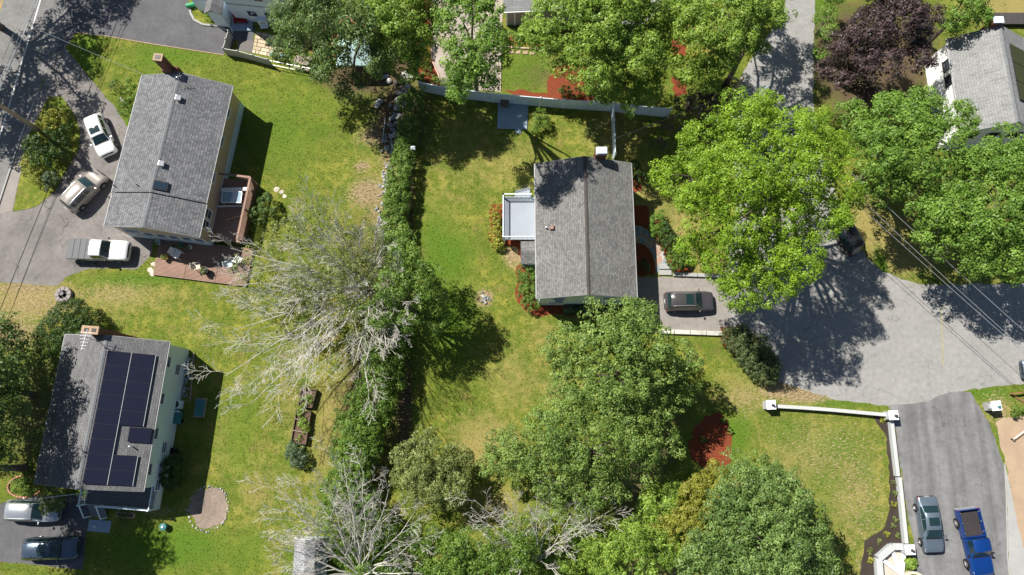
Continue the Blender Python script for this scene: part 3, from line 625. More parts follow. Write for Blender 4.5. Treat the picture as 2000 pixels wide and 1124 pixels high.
# --- garden shed, bottom
F_ = thing('garden_shed', 'grey barn-roofed garden shed with white gable under the bare tree', 'shed', G(590, 1105, 2.0))
c = [P(574, 1052, 2.2)-F_.location, P(632, 1052, 2.2)-F_.location]; hw = (c[1].x-c[0].x)/2; cx = (c[0].x+c[1].x)/2; yt = c[0].y; Ls = 5.0
prof = [(-hw, 1.9), (-hw*.6, 2.75), (0, 3.1), (hw*.6, 2.75), (hw, 1.9)]
m = MB()
for (xa, za), (xb, zb) in zip(prof, prof[1:]):
    m.add([(cx+xa, yt, za), (cx+xb, yt, zb), (cx+xb, yt-Ls, zb), (cx+xa, yt-Ls, za), (cx+xa, yt, za-.08), (cx+xb, yt, zb-.08), (cx+xb, yt-Ls, zb-.08), (cx+xa, yt-Ls, za-.08)], [(3, 2, 1, 0), (4, 5, 6, 7), (0, 1, 5, 4), (2, 3, 7, 6)])
m.obj('roof', shingle('roof_shed_shingles', (.36, .37, .39), (.27, .28, .30), (.13, .13, .14), .3, .2), F_)
pr = [(-hw+.15, 0), (hw-.15, 0), (hw-.15, 1.85), (hw*.58, 2.65), (0, 3.0), (-hw*.58, 2.65), (-hw+.15, 1.85)]
v = [(cx+x, yt-.15, z) for x, z in pr]+[(cx+x, yt-Ls+.15, z) for x, z in pr]; k = len(pr)
MB().add(v, [tuple(range(k-1, -1, -1)), tuple(range(k, 2*k))]+[(i, (i+1) % k, k+(i+1) % k, k+i) for i in range(k)]).obj('wall', BLUEW, F_)
m = MB()
for (xa, za), (xb, zb) in zip(prof, prof[1:]): m.bar((cx+xa, yt+.03, za-.05), (cx+xb, yt+.03, zb-.05), .06, .22)
m.obj('rake_trim', WHITE, F_)
# canopy (pale teal garden tent under the big maple)
K_ = thing('garden_gazebo', 'pale teal garden gazebo half hidden under the dark maple at the top', 'gazebo', G(692, 95, 2.4))
s_ = 1.75; tealc = plain('pale_teal_canvas', (.40, .55, .56), .7, .15, 4)
m = MB().add([(-s_, -s_, 2.2), (s_, -s_, 2.2), (s_, s_, 2.2), (-s_, s_, 2.2), (0, 0, 3.1), (-s_, -s_, 2.0), (s_, -s_, 2.0), (s_, s_, 2.0), (-s_, s_, 2.0)], [(0, 1, 4), (1, 2, 4), (2, 3, 4), (3, 0, 4), (0, 5, 6, 1), (1, 6, 7, 2), (2, 7, 8, 3), (3, 8, 5, 0)]); m.obj('canopy', tealc, K_)
for x in (-1, 1):
    for y in (-1, 1): box((x*(s_-.06), y*(s_-.06), 1.03), (.08, .08, 2.06)).obj('leg', STEEL, K_)

dr = thing('dark_roofed_deck', 'dark boarded deck behind the white house chimney', 'deck', P(1975, 42))
for k in range(9): box((-2.4+k*.6, 0, .5), (.57, 1.3, .06)).obj('plank', plain('dark_stained_boards', (.06, .055, .055), .8), dr)
MB().box((0, 0, .22), (5.2, 1.2, .44)).obj('deck_base', DARKMETAL, dr)
# ---------------------------------------------------------------- vehicles
SUV = [(-.50,.84,.40,.88,.95,.78),(-.487,.94,.30,.95,1.05,.80),(-.465,.97,.25,.98,1.18,.78),(-.40,1,.22,1.0,1.60,.71),(-.30,1,.22,1.0,1.69,.72),(-.05,1,.22,1.0,1.71,.72),(.08,1,.22,1.0,1.64,.70),(.23,1,.22,.99,1.06,.76),(.36,.99,.22,.93,.99,.70),(.45,.95,.24,.84,.89,.66),(.485,.88,.28,.75,.80,.60),(.50,.78,.35,.62,.66,.55)]
SEDAN = [(-.50,.82,.40,.72,.78,.74),(-.485,.92,.30,.90,.95,.76),(-.44,.96,.24,.95,1.01,.76),(-.36,1,.2,.94,1.04,.76),(-.20,1,.2,.93,1.39,.68),(-.12,1,.2,.93,1.44,.68),(.06,1,.2,.93,1.40,.68),(.24,1,.2,.92,.97,.76),(.36,.99,.2,.86,.91,.70),(.45,.95,.22,.78,.82,.66),(.485,.87,.28,.69,.73,.60),(.50,.76,.35,.56,.6,.55)]
TRUCK = [(-.075,1,.45,1.12,1.60,.76),(-.07,1,.45,1.12,1.84,.76),(-.02,1,.45,1.12,1.88,.76),(.11,1,.45,1.12,1.84,.75),(.20,1,.45,1.14,1.20,.80),(.34,.99,.45,1.12,1.18,.76),(.45,.97,.45,1.06,1.12,.72),(.487,.92,.48,.95,1.0,.66),(.50,.86,.52,.80,.84,.62)]
def vehicle(name, label, cat, ctr_px, rear, front, L, W, prof, paint, zc=.9, H=None, wheel_r=.35, sunroof=True, rails=False, rim=RIM, roof_paint=None, win=(3, 7), wsh=(6, 7), rwin=(2, 3), trucks=None):
    a, b = P(*rear, zc), P(*front, zc); rz = math.atan2((b-a).y, (b-a).x); c = P(*ctr_px, zc); c.z = .014
    o = thing(name, label, cat, c, rz); hw = W/2
    hs = 1.0 if H is None else H/max(p[4] for p in prof)
    rows = []
    for t, wf, zb, zl, zr, rf in prof:
        x = t*L; ww = hw*wf; zb, zl, zr = zb, zl*hs, zr*hs; rw = hw*rf; dz = min(1, (zr-zl)/.5)
        half = [(ww*.88, zb), (ww, zb+.10), (ww*1.0, zb+(zl-zb)*.6), (ww*.985, zl-.06), (ww*.93, zl), (rw+(ww*.93-rw)*.10, zr-.10*dz-.004), (rw*.86, zr-.012), (0, zr+.025)]
        rows.append([Vector((x, y, z)) for y, z in half]+[Vector((x, -y, z)) for y, z in half[-2::-1]])
    n = len(rows); m = MB(); v = [q for r in rows for q in r]; k = 15
    f = [(i*k+j, i*k+j+1, (i+1)*k+j+1, (i+1)*k+j) for i in range(n-1) for j in range(k-1)]
    f += [tuple(range(k)), tuple((n-1)*k+j for j in range(k-1, -1, -1))]+[(i*k+k-1, i*k, (i+1)*k, (i+1)*k+k-1) for i in range(n-1)]
    m.add(v, f); body = m.obj('body', paint, o, smooth=38)
    def surf(s, r):
        i = min(int(s), n-2); j = min(int(r), k-2); fs = s-i; fr = r-j
        return rows[i][j].lerp(rows[i][j+1], fr).lerp(rows[i+1][j].lerp(rows[i+1][j+1], fr), fs)
    def patch(nm, s0, s1, r0, r1, mat, off=.012, ns=6, nr=4, par=None):
        g = []; e = .02
        for i in range(ns+1):
            for j in range(nr+1):
                s_ = s0+(s1-s0)*i/ns; r_ = r0+(r1-r0)*j/nr
                ds = surf(min(s_+e, n-1.001), r_)-surf(max(s_-e, 0), r_); dr = surf(s_, min(r_+e, k-1.001))-surf(s_, max(r_-e, 0))
                nn = dr.cross(ds)
                nn = nn.normalized() if nn.length > 1e-9 else Vector((0, 0, 1))
                if nn.dot(surf(s_, r_)-Vector((surf(s_, r_).x, 0, .5))) < 0: nn = -nn
                g.append(surf(s_, r_)+nn*off)
        fc = [(i*(nr+1)+j, i*(nr+1)+j+1, (i+1)*(nr+1)+j+1, (i+1)*(nr+1)+j) for i in range(ns) for j in range(nr)]
        return MB().add(g, fc).obj(nm, mat, par or o, smooth=60)
    s0, s1 = win; ln = 1
    for sd in (0, 1):
        r0, r1 = (4.12, 4.88) if sd == 0 else (9.12, 9.88)
        cuts = [s0+.18, s0+(s1-s0)*.27, s0+(s1-s0)*.52, s1-.35] if prof is not TRUCK else [s0+.3, s0+(s1-s0)*.52, s1-.35]
        for a_, b_ in zip(cuts, cuts[1:]): patch('side_window', a_+.03, b_-.03, r0, r1, CARGLASS)
        patch('side_trim', s0+.2, s1-.2, *((3.0, 3.25) if sd == 0 else (10.75, 11.0)), BLACK, .008, 10, 1)
    patch('windshield', wsh[0]+.10, wsh[1]-.06, 5.12, 8.88, CARGLASS, .012, 4, 8)
    patch('cowl', wsh[1]-.05, wsh[1]+.10, 4.9, 9.1, BLACK, .010, 2, 8)
    for sm in ((.27, .52, .80) if prof is not TRUCK else (.35, .85)):
        for r0, r1 in ((1.1, 4.0), (10.0, 12.9)): patch('door_seam', s0+(s1-s0)*sm-.012, s0+(s1-s0)*sm+.012, r0, r1, BLACK, .004, 1, 4)
    if rwin: patch('rear_window', rwin[0]+.12, rwin[1]-.15, 5.15, 8.85, CARGLASS, .012, 4, 8)
    if sunroof: patch('sunroof', win[0]+1.55+.2, win[0]+2.7, 6.15, 7.85, CARGLASS, .008, 4, 4)
    for r_ in ((3.6, 4.0), (10.0, 10.4)): patch('headlight', n-3.3, n-2.15, *sorted(r_), CLEARL, .010, 2, 1)
    patch('grille', n-1.95, n-1.05, 5.0, 9.0, BLACK, .010, 2, 6)
    for r_ in ((2.6, 4.0), (10.0, 11.4)): 
        if prof is not TRUCK: patch('tail_light', .15, 1.6, *r_, REDL, .010, 2, 2)
    if rails:
        for sg in (5.7, 8.3): MB().tube([surf(s0+.3+i*.4, sg)+Vector((0, 0, .05)) for i in range(8)], .022, 6).obj('roof_rail', STEEL if rails is True else BLACK, o)
    xc = surf(wsh[1]-.1, 4).x
    for sg in (-1, 1): box((xc-.12, sg*(hw+.10), (prof[wsh[1]][3])*hs+.10), (.14, .22, .15)).obj('side_mirror', paint if prof is not TRUCK else BLACK, o, bevel=.04)
    for x in (-.295*L, .315*L):
        for sg in (-1, 1):
            rot = Matrix.Rotation(math.pi/2, 3, 'X')
            ar = MB().lathe([(wheel_r*1.14, -.004), (wheel_r*1.14, .004)], 20, (x, sg*(hw+.006), wheel_r+.04), rot).obj('wheel_arch', BLACK, o)
            wv = MB().lathe([(wheel_r*.55, -.12), (wheel_r*.93, -.12), (wheel_r, -.08), (wheel_r, .08), (wheel_r*.93, .12), (wheel_r*.55, .12)], 20, (x, sg*(hw-.09), wheel_r), rot).obj('wheel', TYRE, o, smooth=50)
            rm = MB().lathe([(wheel_r*.62, -.005), (wheel_r*.62, .005)], 16, (x, sg*(hw+.038), wheel_r), rot)
            for q in range(5):
                t_ = q*2*math.pi/5; rm.bar((x+.06*math.cos(t_), sg*(hw+.05), wheel_r+.06*math.sin(t_)), (x+wheel_r*.58*math.cos(t_), sg*(hw+.05), wheel_r+wheel_r*.58*math.sin(t_)), .05, .03, (0, 1, 0))
            rm.obj('rim', rim, wv)
    if prof is TRUCK:
        x0, x1 = -.5*L, -.082*L; zt = 1.13*hs; t = .09
        m = MB()
        for sg in (-1, 1): m.box(((x0+x1)/2, sg*(hw-t/2), (zt+.45)/2), (x1-x0, t, zt-.45))
        m.box((x1-t/2, 0, (zt+.45)/2), (t, W-2*t-.004, zt-.45)); m.obj('bed_wall', paint, o, bevel=.02)
        box((x0+.03, 0, (zt+.5)/2), (.07, W-2*t-.01, zt-.5)).obj('tailgate', paint, o, bevel=.015)
        box(((x0+x1)/2, 0, .70), (x1-x0-.12, W-2*t-.01, .06)).obj('bed_floor', plain('black_bed_liner', (.035, .03, .032), .8, .3), o)
        box((x0-.06, 0, .55), (.14, W*.92, .18)).obj('rear_bumper', STEEL, o, bevel=.03)
        for sg in (-1, 1): box((x0-.005, sg*(hw-.06), .95), (.03, .12, .32)).obj('tail_light', REDL, o)
        if trucks == 'cover':
            cm = plain('grey_bed_cover', (.10, .105, .115), .6, .1, 20); d = (x1-x0-.04)/4
            for i in range(4): box((x0+.02+d*(i+.5), 0, zt+.03), (d-.03, W-.02, .06)).obj('bed_cover_panel', cm, o, bevel=.008)
        else:
            for sg in (-1, 1):
                for i in range(3): box((x0+.25+i*.85, sg*(hw-.13), zt-.10), (.07, .06, .1)).obj('tie_down', STEEL, o)
    else:
        box((-.503*L, 0, .48), (.05, W*.8, .14)).obj('rear_bumper', BLACK, o, bevel=.02)
        box((-.506*L, 0, .80), (.02, .42, .14)).obj('number_plate', WHITE, o)
    return o
def paint(nm, col, metal=.35, rough=.28): return plain(nm, col, rough, .04, 3, 0, metal, .5, .6, .8)
WP = paint('white_car_paint', (.72, .73, .74), 0); BRN = paint('bronze_car_paint', (.36, .325, .29), .35); SIL = paint('silver_car_paint', (.42, .45, .48), .6); NAV = paint('dark_blue_grey_paint', (.07, .10, .14), .5)  # bronze lightened so the colour carries the roof reflection
BRC = paint('brown_car_paint', (.085, .078, .082), .4); GRY = paint('grey_car_paint', (.16, .205, .25), .5); BLU = paint('blue_car_paint', (.004, .042, .21), .3); BKP = paint('black_car_paint', (.02, .02, .025), .3)
vehicle('white_suv', 'white compact suv with sunroof parked beside the green island', 'car', (194,263), (176,224), (208,305), 4.55, 1.85, SUV, WP, H=1.66)
vehicle('bronze_suv', 'bronze suv parked between island and tan house', 'car', (162,371), (130,405), (194,338), 4.7, 1.86, SUV, BRN, H=1.72, rails=True, sunroof=False)
vehicle('white_pickup', 'white pickup truck with grey folding bed cover on the driveway', 'pickup truck', (192,488), (126,486), (260,490), 5.75, 1.98, TRUCK, WP, zc=1.0, wheel_r=.40, sunroof=False, win=(1, 4), wsh=(3, 4), rwin=(0, 1), trucks='cover')
vehicle('silver_suv', 'silver suv parked in shade next to the solar house', 'car', (62,998), (0,997), (124,1000), 4.75, 1.86, SUV, SIL, rails=True, sunroof=False)
vehicle('dark_blue_suv', 'dark blue-grey suv with sunroof at the lower left corner driveway', 'car', (97,1072), (36,1074), (158,1070), 4.75, 1.88, SUV, NAV, rails='b')
vehicle('brown_suv', 'dark brown suv with glass roof parked on the beige driveway', 'car', (1347,588), (1300,589), (1394,588), 4.6, 1.84, SUV, BRC, H=1.66, rails=True)
vehicle('grey_sedan', 'blue-grey sedan parked on the dark entrance driveway beside the low wall', 'car', (1818,1025), (1809,975), (1825,1078), 4.75, 1.84, SEDAN, GRY, zc=.8, wheel_r=.33, win=(3, 7), wsh=(6, 7), rwin=(3, 4))
vehicle('blue_pickup', 'bright blue pickup truck with open dark bed at the right edge driveway', 'pickup truck', (1907,1060), (1890,996), (1922,1126), 5.6, 1.95, TRUCK, BLU, zc=1.0, wheel_r=.39, sunroof=False, win=(1, 4), wsh=(3, 4), rwin=(0, 1))
vehicle('black_suv', 'black suv mostly hidden beneath the big light green tree', 'car', (1652,452), (1676,492), (1628,412), 4.7, 1.86, SUV, BKP, sunroof=False)
vehicle('dark_sedan', 'dark car whose nose just enters the right edge of the street', 'car', (2045,722), (2095,722), (1996,722), 4.6, 1.82, SEDAN, NAV, zc=.7, wheel_r=.33, rwin=(3, 4))
# ---------------------------------------------------------------- vegetation
def leaves(name, lobes, mat, parent, size=.2, dens=26, clump=.55, up=.5, seed=1, asp=.6, cover=1.0, shell=.72, core=False):
    """lobes: (x,y,z,r,sq) relative to parent; leaf tufts on each lobe's shell, a looser layer of big leaves inside"""
    size *= .74; dens = int(dens*1.9); clump *= .98
    g = np.random.default_rng(seed); C = []; Cr = []; Cn = []; K = []
    for x, y, z, r, sq in lobes:
        n = max(6, int(cover*g.uniform(.8, 1.2)*5.6*(r/clump)**2*(.55+.45*sq)))
        d = g.normal(size=(n, 3)); d /= np.linalg.norm(d, axis=1)[:, None]; d[:, 2] = np.where(d[:, 2] < -.3, -d[:, 2], d[:, 2])
        rad = r*(shell+(1.06-shell)*g.random(n)**.5)
        C.append(np.array([x, y, z])+d*rad[:, None]*np.array([1, 1, sq])); Cn.append(d); Cr.append(clump*(.42+.8*g.random(n)**1.4))
        if core and r > .8:
            k = int(11*r*r); d = g.normal(size=(k, 3)); d /= np.linalg.norm(d, axis=1)[:, None]
            K.append(np.array([x, y, z-.1*r])+d*(r*g.uniform(.35, .68, k))[:, None]*np.array([1, 1, sq]))
    C = np.concatenate(C); Cn = np.concatenate(Cn); Cr = np.concatenate(Cr)
    cnt = np.maximum(4, (dens*(Cr/clump)**2)).astype(int); idx = np.repeat(np.arange(len(C)), cnt); n = len(idx)
    d = g.normal(size=(n, 3)); d += Cn[idx]*.55+np.array([0, 0, .25]); d /= np.linalg.norm(d, axis=1)[:, None]
    pos = C[idx]+d*(Cr[idx]*(.55+.45*g.random(n)**.7))[:, None]*np.array([1, 1, .8])
    nn = d+np.array([0, 0, up*.4])+g.normal(size=(n, 3))*.27
    s = size*(.5+.95*g.random(n)); cr = g.random(len(C)); rn = .6*cr[idx]+.4*g.random(n)
    if K:
        K = np.concatenate(K); pos = np.concatenate([pos, K]); nn = np.concatenate([nn, g.normal(size=K.shape)*.5+np.array([0, 0, 1])]); s = np.concatenate([s, size*g.uniform(1.6, 2.8, len(K))]); rn = np.concatenate([rn, g.random(len(K))*.5]); n = len(pos)
    s = s[:, None]; nn /= np.linalg.norm(nn, axis=1)[:, None]
    t = np.cross(nn, g.normal(size=(n, 3))); t /= np.linalg.norm(t, axis=1)[:, None]; b = np.cross(nn, t)
    v = np.stack([pos-t*s*.5, pos+b*s*asp*.5+nn*s*.06, pos+t*s*.5, pos-b*s*asp*.5+nn*s*.06], 1).reshape(-1, 3)
    v[:, 2] = np.maximum(v[:, 2], .02)
    me = rawmesh(name, v, np.arange(n*4).reshape(-1, 4), 4)
    at = me.attributes.new('rnd', 'FLOAT', 'FACE'); at.data.foreach_set('value', np.clip(rn, 0, 1).astype(np.float32))
    me.materials.append(mat); o = bpy.data.objects.new(name, me); COL.objects.link(o); o.parent = parent; o['kind'] = 'stuff'; return o
SC = .0491
def px_lobes(lb, base, sq=.75, sub=False):
    out = []
    for l in lb:
        px, py, r, z = l[:4]; p = P(px, py, z); k = SC*(CAM_H-z)/CAM_H*(1+.0003*(py-562))
        q = l[4] if len(l) > 4 else sq; R_ = r*k; c = (p.x-base.x, p.y-base.y, z)
        if sub and R_ > 1.0:
            out.append((*c, R_*.86, q))
            for _ in range(5):
                a = random.uniform(0, 6.283); ez = random.uniform(-.1, .95); h_ = math.sqrt(max(0, 1-ez*ez)); s_ = R_*random.uniform(.25, .5); d_ = R_*random.uniform(.66, 1.0)
                out.append((c[0]+math.cos(a)*h_*d_, c[1]+math.sin(a)*h_*d_, z+ez*d_*q, s_, q))
        else: out.append((*c, R_, q))
    return out
TREES = []
def tree(name, label, lobes, mat, base=None, size=.2, dens=26, clump=.6, tr=.22, group=None, sq=.75, bark=BARK, cover=1.0, up=.85, cat='tree', asp=.6, shell=.72):
    zs = [l[3] for l in lobes]; w_ = [l[2]**2 for l in lobes]
    if base is None:
        pts = [P(l[0], l[1], l[3]) for l in lobes]; b = sum((p*k for p, k in zip(pts, w_)), Vector())/sum(w_); b.z = 0
    else: b = P(*base)
    o = thing(name, label, cat, b, 0, group); L0 = px_lobes(lobes, b, sq); L = px_lobes(lobes, b, sq, True)
    zt = max(min(zs)*.55, max(zs)*.5); top = Vector((0, 0, zt))
    m = MB(); m.tube([(0, 0, -.1), (.02, 0, .3), (.03*zt, .02*zt, zt*.5), top], [tr*1.5, tr*1.1, tr*.95, tr*.85], 9); m.obj('trunk', bark, o, smooth=60)
    for x, y, z, r, q in L0:
        e = Vector((x, y, z+r*q*.35)); mid = top.lerp(e, .5)+Vector((random.uniform(-.3, .3), random.uniform(-.3, .3), .3))
        m = MB().tube([top-Vector((0, 0, .2)), top.lerp(mid, .5)+Vector((0, 0, -.1)), mid, mid.lerp(e, .5), e], [tr*.6, tr*.5, tr*.4, tr*.28, tr*.12], 6)
        for _ in range(4):
            a = random.uniform(0, 6.28); s_ = mid.lerp(e, random.uniform(.1, .9)); m.tube([s_, s_+Vector((math.cos(a)*r*.45, math.sin(a)*r*.45, r*.25)), s_+Vector((math.cos(a)*r*.85, math.sin(a)*r*.85, r*.35*q))], [tr*.2, tr*.13, tr*.05], 4)
        m.obj('limb', bark, o, smooth=60)
    leaves('crown', L, mat, o, size, dens, clump, up, len(TREES)+11, asp, cover, shell, True); TREES.append(o); return o
L_LOC = leafmat('honey_locust_leaves', (.105, .205, .010), (.235, .36, .026), 0.31)
L_MAP = leafmat('maple_leaves', (.075, .165, .018), (.18, .29, .045), 0.27)
L_DRK = leafmat('dark_maple_leaves', (.045, .095, .018), (.13, .195, .05), 0.22)
L_OAK = leafmat('oak_leaves', (.075, .145, .024), (.20, .28, .062), 0.24)
L_PUR = leafmat('purple_leaves', (.022, .014, .018), (.095, .06, .062), 0.14)
L_LIT = leafmat('light_leaves', (.10, .19, .02), (.25, .36, .055), 0.29)
L_YEL = leafmat('olive_yellow_leaves', (.14, .155, .015), (.26, .26, .04), 0.24)
L_YEW = leafmat('yew_needles', (.018, .048, .008), (.055, .105, .014), 0.14)
L_HED = leafmat('hedge_leaves', (.04, .07, .02), (.11, .14, .05), 0.14)
L_GLD = leafmat('golden_shrub_leaves', (.20, .21, .02), (.34, .34, .05), 0.24)
L_IVY = leafmat('ivy_leaves', (.055, .125, .014), (.15, .235, .036), 0.22)
L_BLU = leafmat('blue_green_leaves', (.05, .09, .045), (.12, .17, .09), 0.17)
L_OLV = leafmat('olive_leaves', (.095, .13, .03), (.22, .26, .08), 0.24)
tree('dark_maple', 'dark green maple overhanging the terracotta patio at the top', [(575,45,54,9),(640,35,66,11),(600,105,52,8),(700,50,60,11),(650,135,50,7.5),(556,95,34,7),(690,170,36,6),(742,120,42,9),(620,-30,70,12),(545,40,28,8),(730,60,44,10),(760,30,40,10),(670,90,50,10),(590,-20,50,10)], L_DRK, size=.24, dens=24, clump=.62, tr=.3, base=(735,125), cover=1.45)
tree('pale_locust', 'yellow-green locust with open branches left of the gravel pad', [(785,30,62,11),(760,85,44,9),(825,65,40,9.5),(785,125,38,7.5),(810,-30,60,12),(735,20,44,10),(845,20,44,10),(815,110,34,8),(860,70,26,9),(800,75,44,10)], L_LIT, size=0.25, clump=.6, tr=.24, base=(812,150), cover=1.35, dens=34)
tree('maple_over_gravel', 'narrow green maple leaning over the gravel pad and white fence', [(915,105,46,16.5),(960,75,42,17),(935,150,34,15),(975,100,30,16),(905,170,34,9),(955,150,28,11),(900,40,50,17),(890,100,28,13),(920,-20,50,17),(950,30,40,17),(902,150,32,16),(897,178,24,14.5),(988,85,26,16.5)], L_MAP, size=0.25, clump=.55, base=(930,190), cover=1.15, dens=34)
tree('large_locust', 'broad light green locust above the red mulch beds at top centre', [(1095,40,74,11.5),(1170,45,84,12.5),(1235,110,72,10.5),(1150,120,72,10.5),(1225,180,44,7.5),(1060,70,42,8.5),(1285,50,54,9.5),(1190,-40,90,12.5),(1290,120,40,8),(1090,120,46,8.5),(1035,75,34,7),(1180,170,40,8),(1110,-20,70,11),(1250,30,60,11),(1200,90,60,11),(1265,170,36,7)], L_LIT, size=0.25, clump=.6, tr=.32, base=(1165,200), cover=1.15, dens=34)
tree('street_locust', 'light green locust leaning over the shaded lane at the top', [(1365,55,66,11),(1430,30,76,12),(1495,20,56,11),(1400,110,50,9),(1345,140,40,7.5),(1440,-50,80,12),(1350,-20,60,10),(1465,90,32,8),(1440,-130,70,10),(1380,-160,60,10),(1505,-100,56,10),(1530,-30,36,10),(1320,60,44,9),(1380,150,34,7),(1460,-70,60,9.5),(1320,-20,50,10)], L_LIT, size=0.25, clump=.6, tr=.28, base=(1400,190), cover=1.15, dens=34)
tree('verge_tree', 'slim green tree between the shaded lane and purple maple', [(1610,30,24,2.5),(1618,70,22,2.5),(1606,105,16,2),(1622,-5,26,3)], L_MAP, size=.2, clump=.5, tr=.12, cover=1.4)
tree('purple_maple', 'large dark purple maple beside the white house at upper right', [(1700,60,62,9),(1760,40,60,9.5),(1650,90,48,7.5),(1715,130,56,8),(1790,110,44,7.5),(1640,150,36,6),(1720,0,60,9),(1800,50,44,8),(1690,175,30,5),(1610,135,22,5.5)], L_PUR, size=.26, dens=30, clump=.6, tr=.28, cover=1.5)
tree('corner_maple', 'green maple behind the white house chimney at the top right', [(1880,15,38,7),(1905,35,30,6),(1860,50,30,5.5),(1900,-20,40,7)], L_MAP, size=.26, clump=.6)
tree('purple_plum', 'small purple-brown plum tree tucked above the big light green tree', [(1395,185,34,5),(1360,195,30,4.6),(1420,178,28,5),(1330,212,22,4),(1300,240,16,3.6),(1284,285,14,3.4)], L_PUR, size=.2, clump=.45, tr=.12, base=(1372,240))
tree('giant_honey_locust', 'huge bright yellow-green honey locust in front of the central house', [(1380,280,70,13.0),(1460,250,66,14.0),(1540,260,62,14.0),(1340,350,62,12.0),(1430,340,80,15.0),(1520,330,80,15.0),(1600,300,58,13.0),(1630,370,44,12.0),(1370,430,62,12.0),(1450,430,70,14.0),(1545,410,50,13.5),(1600,430,50,12.5),(1300,350,34,10.0),(1420,510,56,11.0),(1490,500,56,12.0),(1560,500,52,12.5),(1440,575,44,10.5),(1510,560,42,11),(1350,490,34,10.0),(1490,205,34,13.0),(1660,400,26,10.5),(1580,240,36,12.5)], L_LOC, size=.21, dens=30, clump=.52, tr=.42, base=(1462,420), cover=1.2)
tree('right_maple', 'rounded green maple between the white house and the power lines', [(1740,240,66,9),(1800,220,60,9.5),(1690,270,48,8),(1760,310,66,9.5),(1830,290,62,9.5),(1720,360,48,8),(1870,240,40,8),(1790,380,48,8),(1660,230,32,7),(1730,200,30,8),(1850,350,40,8)], L_MAP, size=.26, dens=30, clump=.62, tr=.32, cover=1.1)
tree('edge_maple', 'green maple at the right edge above the shaded street', [(1900,350,66,9),(1960,340,60,9.5),(1870,430,62,9),(1940,430,66,9.5),(1900,500,52,7.5),(1970,500,56,7.5),(1830,470,44,7.5),(2010,420,60,9),(1830,400,40,8),(1960,280,44,9),(2040,320,60,9)], L_MAP, size=.26, dens=30, clump=.62, tr=.32, cover=1.1)
tree('oak_by_house', 'lumpy green oak below the central house reaching the driveway', [(1255,622,36,8.5),(1105,680,44,7.5),(1180,670,58,10),(1250,675,52,10),(1120,740,42,7),(1200,730,58,9.5),(1280,720,44,8.5),(1330,695,32,6.5),(1180,790,48,8),(1260,790,42,7.5),(1320,770,38,6),(1350,760,18,4.5),(1230,600,16,8)], L_OAK, size=.25, dens=26, clump=.55, tr=.3, base=(1210,745))
tree('lower_oak', 'wide olive green oak cluster at bottom centre left of the red bed', [(1040,870,54,7),(1100,850,58,9),(1160,870,56,9),(1220,850,50,8),(1085,920,50,7),(1150,930,46,7),(1285,860,40,6.5),(1250,900,38,6),(1000,900,34,5.5),(975,870,26,5),(1200,930,34,6),(1110,800,40,7.5),(960,910,20,4.5)], L_OAK, size=.22, dens=26, clump=.52, tr=.28, base=(1130,890), cover=.85)
tree('small_olive_tree', 'small round olive green tree on the dry lawn at bottom centre', [(840,905,50,4),(800,920,34,3.4),(870,940,44,3.6),(845,955,40,3.2),(890,915,30,3.2),(820,880,24,3.4)], L_OLV, size=.2, clump=.45, tr=.14, base=(850,935))
tree('bottom_oak', 'large grey-green oak at the bottom right beside the dry lawn', [(1450,990,58,8),(1520,1000,60,8.5),(1490,1060,62,9),(1560,1060,54,7.5),(1410,1060,52,7.5),(1440,940,40,6.5),(1580,1010,32,6),(1420,1110,48,7),(1520,1120,56,8),(1500,950,40,6.5),(1600,1080,26,5),(1370,1100,36,6)], leafmat('grey_oak_leaves', (.062, .125, .026), (.17, .25, .066), 0.22), size=.23, dens=27, clump=.55, tr=.3, cover=0.85)
tree('yellow_juniper', 'yellow-green juniper on the left flank of the bottom oak', [(1350,1000,36,5.5),(1370,960,32,5),(1400,930,22,4.5),(1330,1035,36,5),(1375,1020,32,5.5)], L_YEL, size=.2, dens=30, clump=.4, tr=.12)
tree('light_oak', 'light green young oak between the bare tree and the yellow juniper', [(1290,990,34,4.5),(1260,1030,36,4.5),(1225,1050,30,4),(1180,1095,34,4),(1230,1095,44,6),(1290,1070,34,5),(1310,960,22,4)], L_LIT, size=.2, clump=.45, tr=.14)
tree('bottom_bush_tree', 'leafy green tree at the bottom edge right of the garden shed', [(870,1090,44,5),(930,1080,42,5),(985,1100,40,5),(830,1060,28,4),(900,1130,50,5),(1020,1060,26,4)], L_IVY, size=.2, clump=.45, tr=.14)
tree('left_edge_tree', 'dark shade tree growing at the left edge beside the solar house', [(10,660,34,7),(30,700,36,7),(-10,760,60,9),(20,820,34,6.5),(-60,720,70,10),(-40,860,60,9),(-80,930,60,9),(0,720,40,8),(-90,640,60,10.5),(-75,790,60,11),(-110,880,60,11),(-60,690,56,6.5),(-55,790,56,6.5),(-50,880,50,6.5),(-20,900,30,5),(15,770,26,5),(40,740,22,5),(-30,660,44,4.5),(-30,740,44,4.5),(-35,830,44,4.5),(-130,620,70,8),(-150,700,70,8),(-160,790,70,8),(-120,740,50,6.5)], L_DRK, size=.24, clump=.6, tr=.26, cover=.75)
tree('boundary_tree', 'dark green leafy tree on the lot boundary right of the bare tree', [(815,545,38,8),(845,585,32,6),(800,610,34,6.5),(845,630,26,5),(790,500,36,8.5),(770,560,38,8),(745,610,34,7),(790,470,26,7.5)], L_IVY, size=.22, clump=.5, tr=.18, base=(800,610))
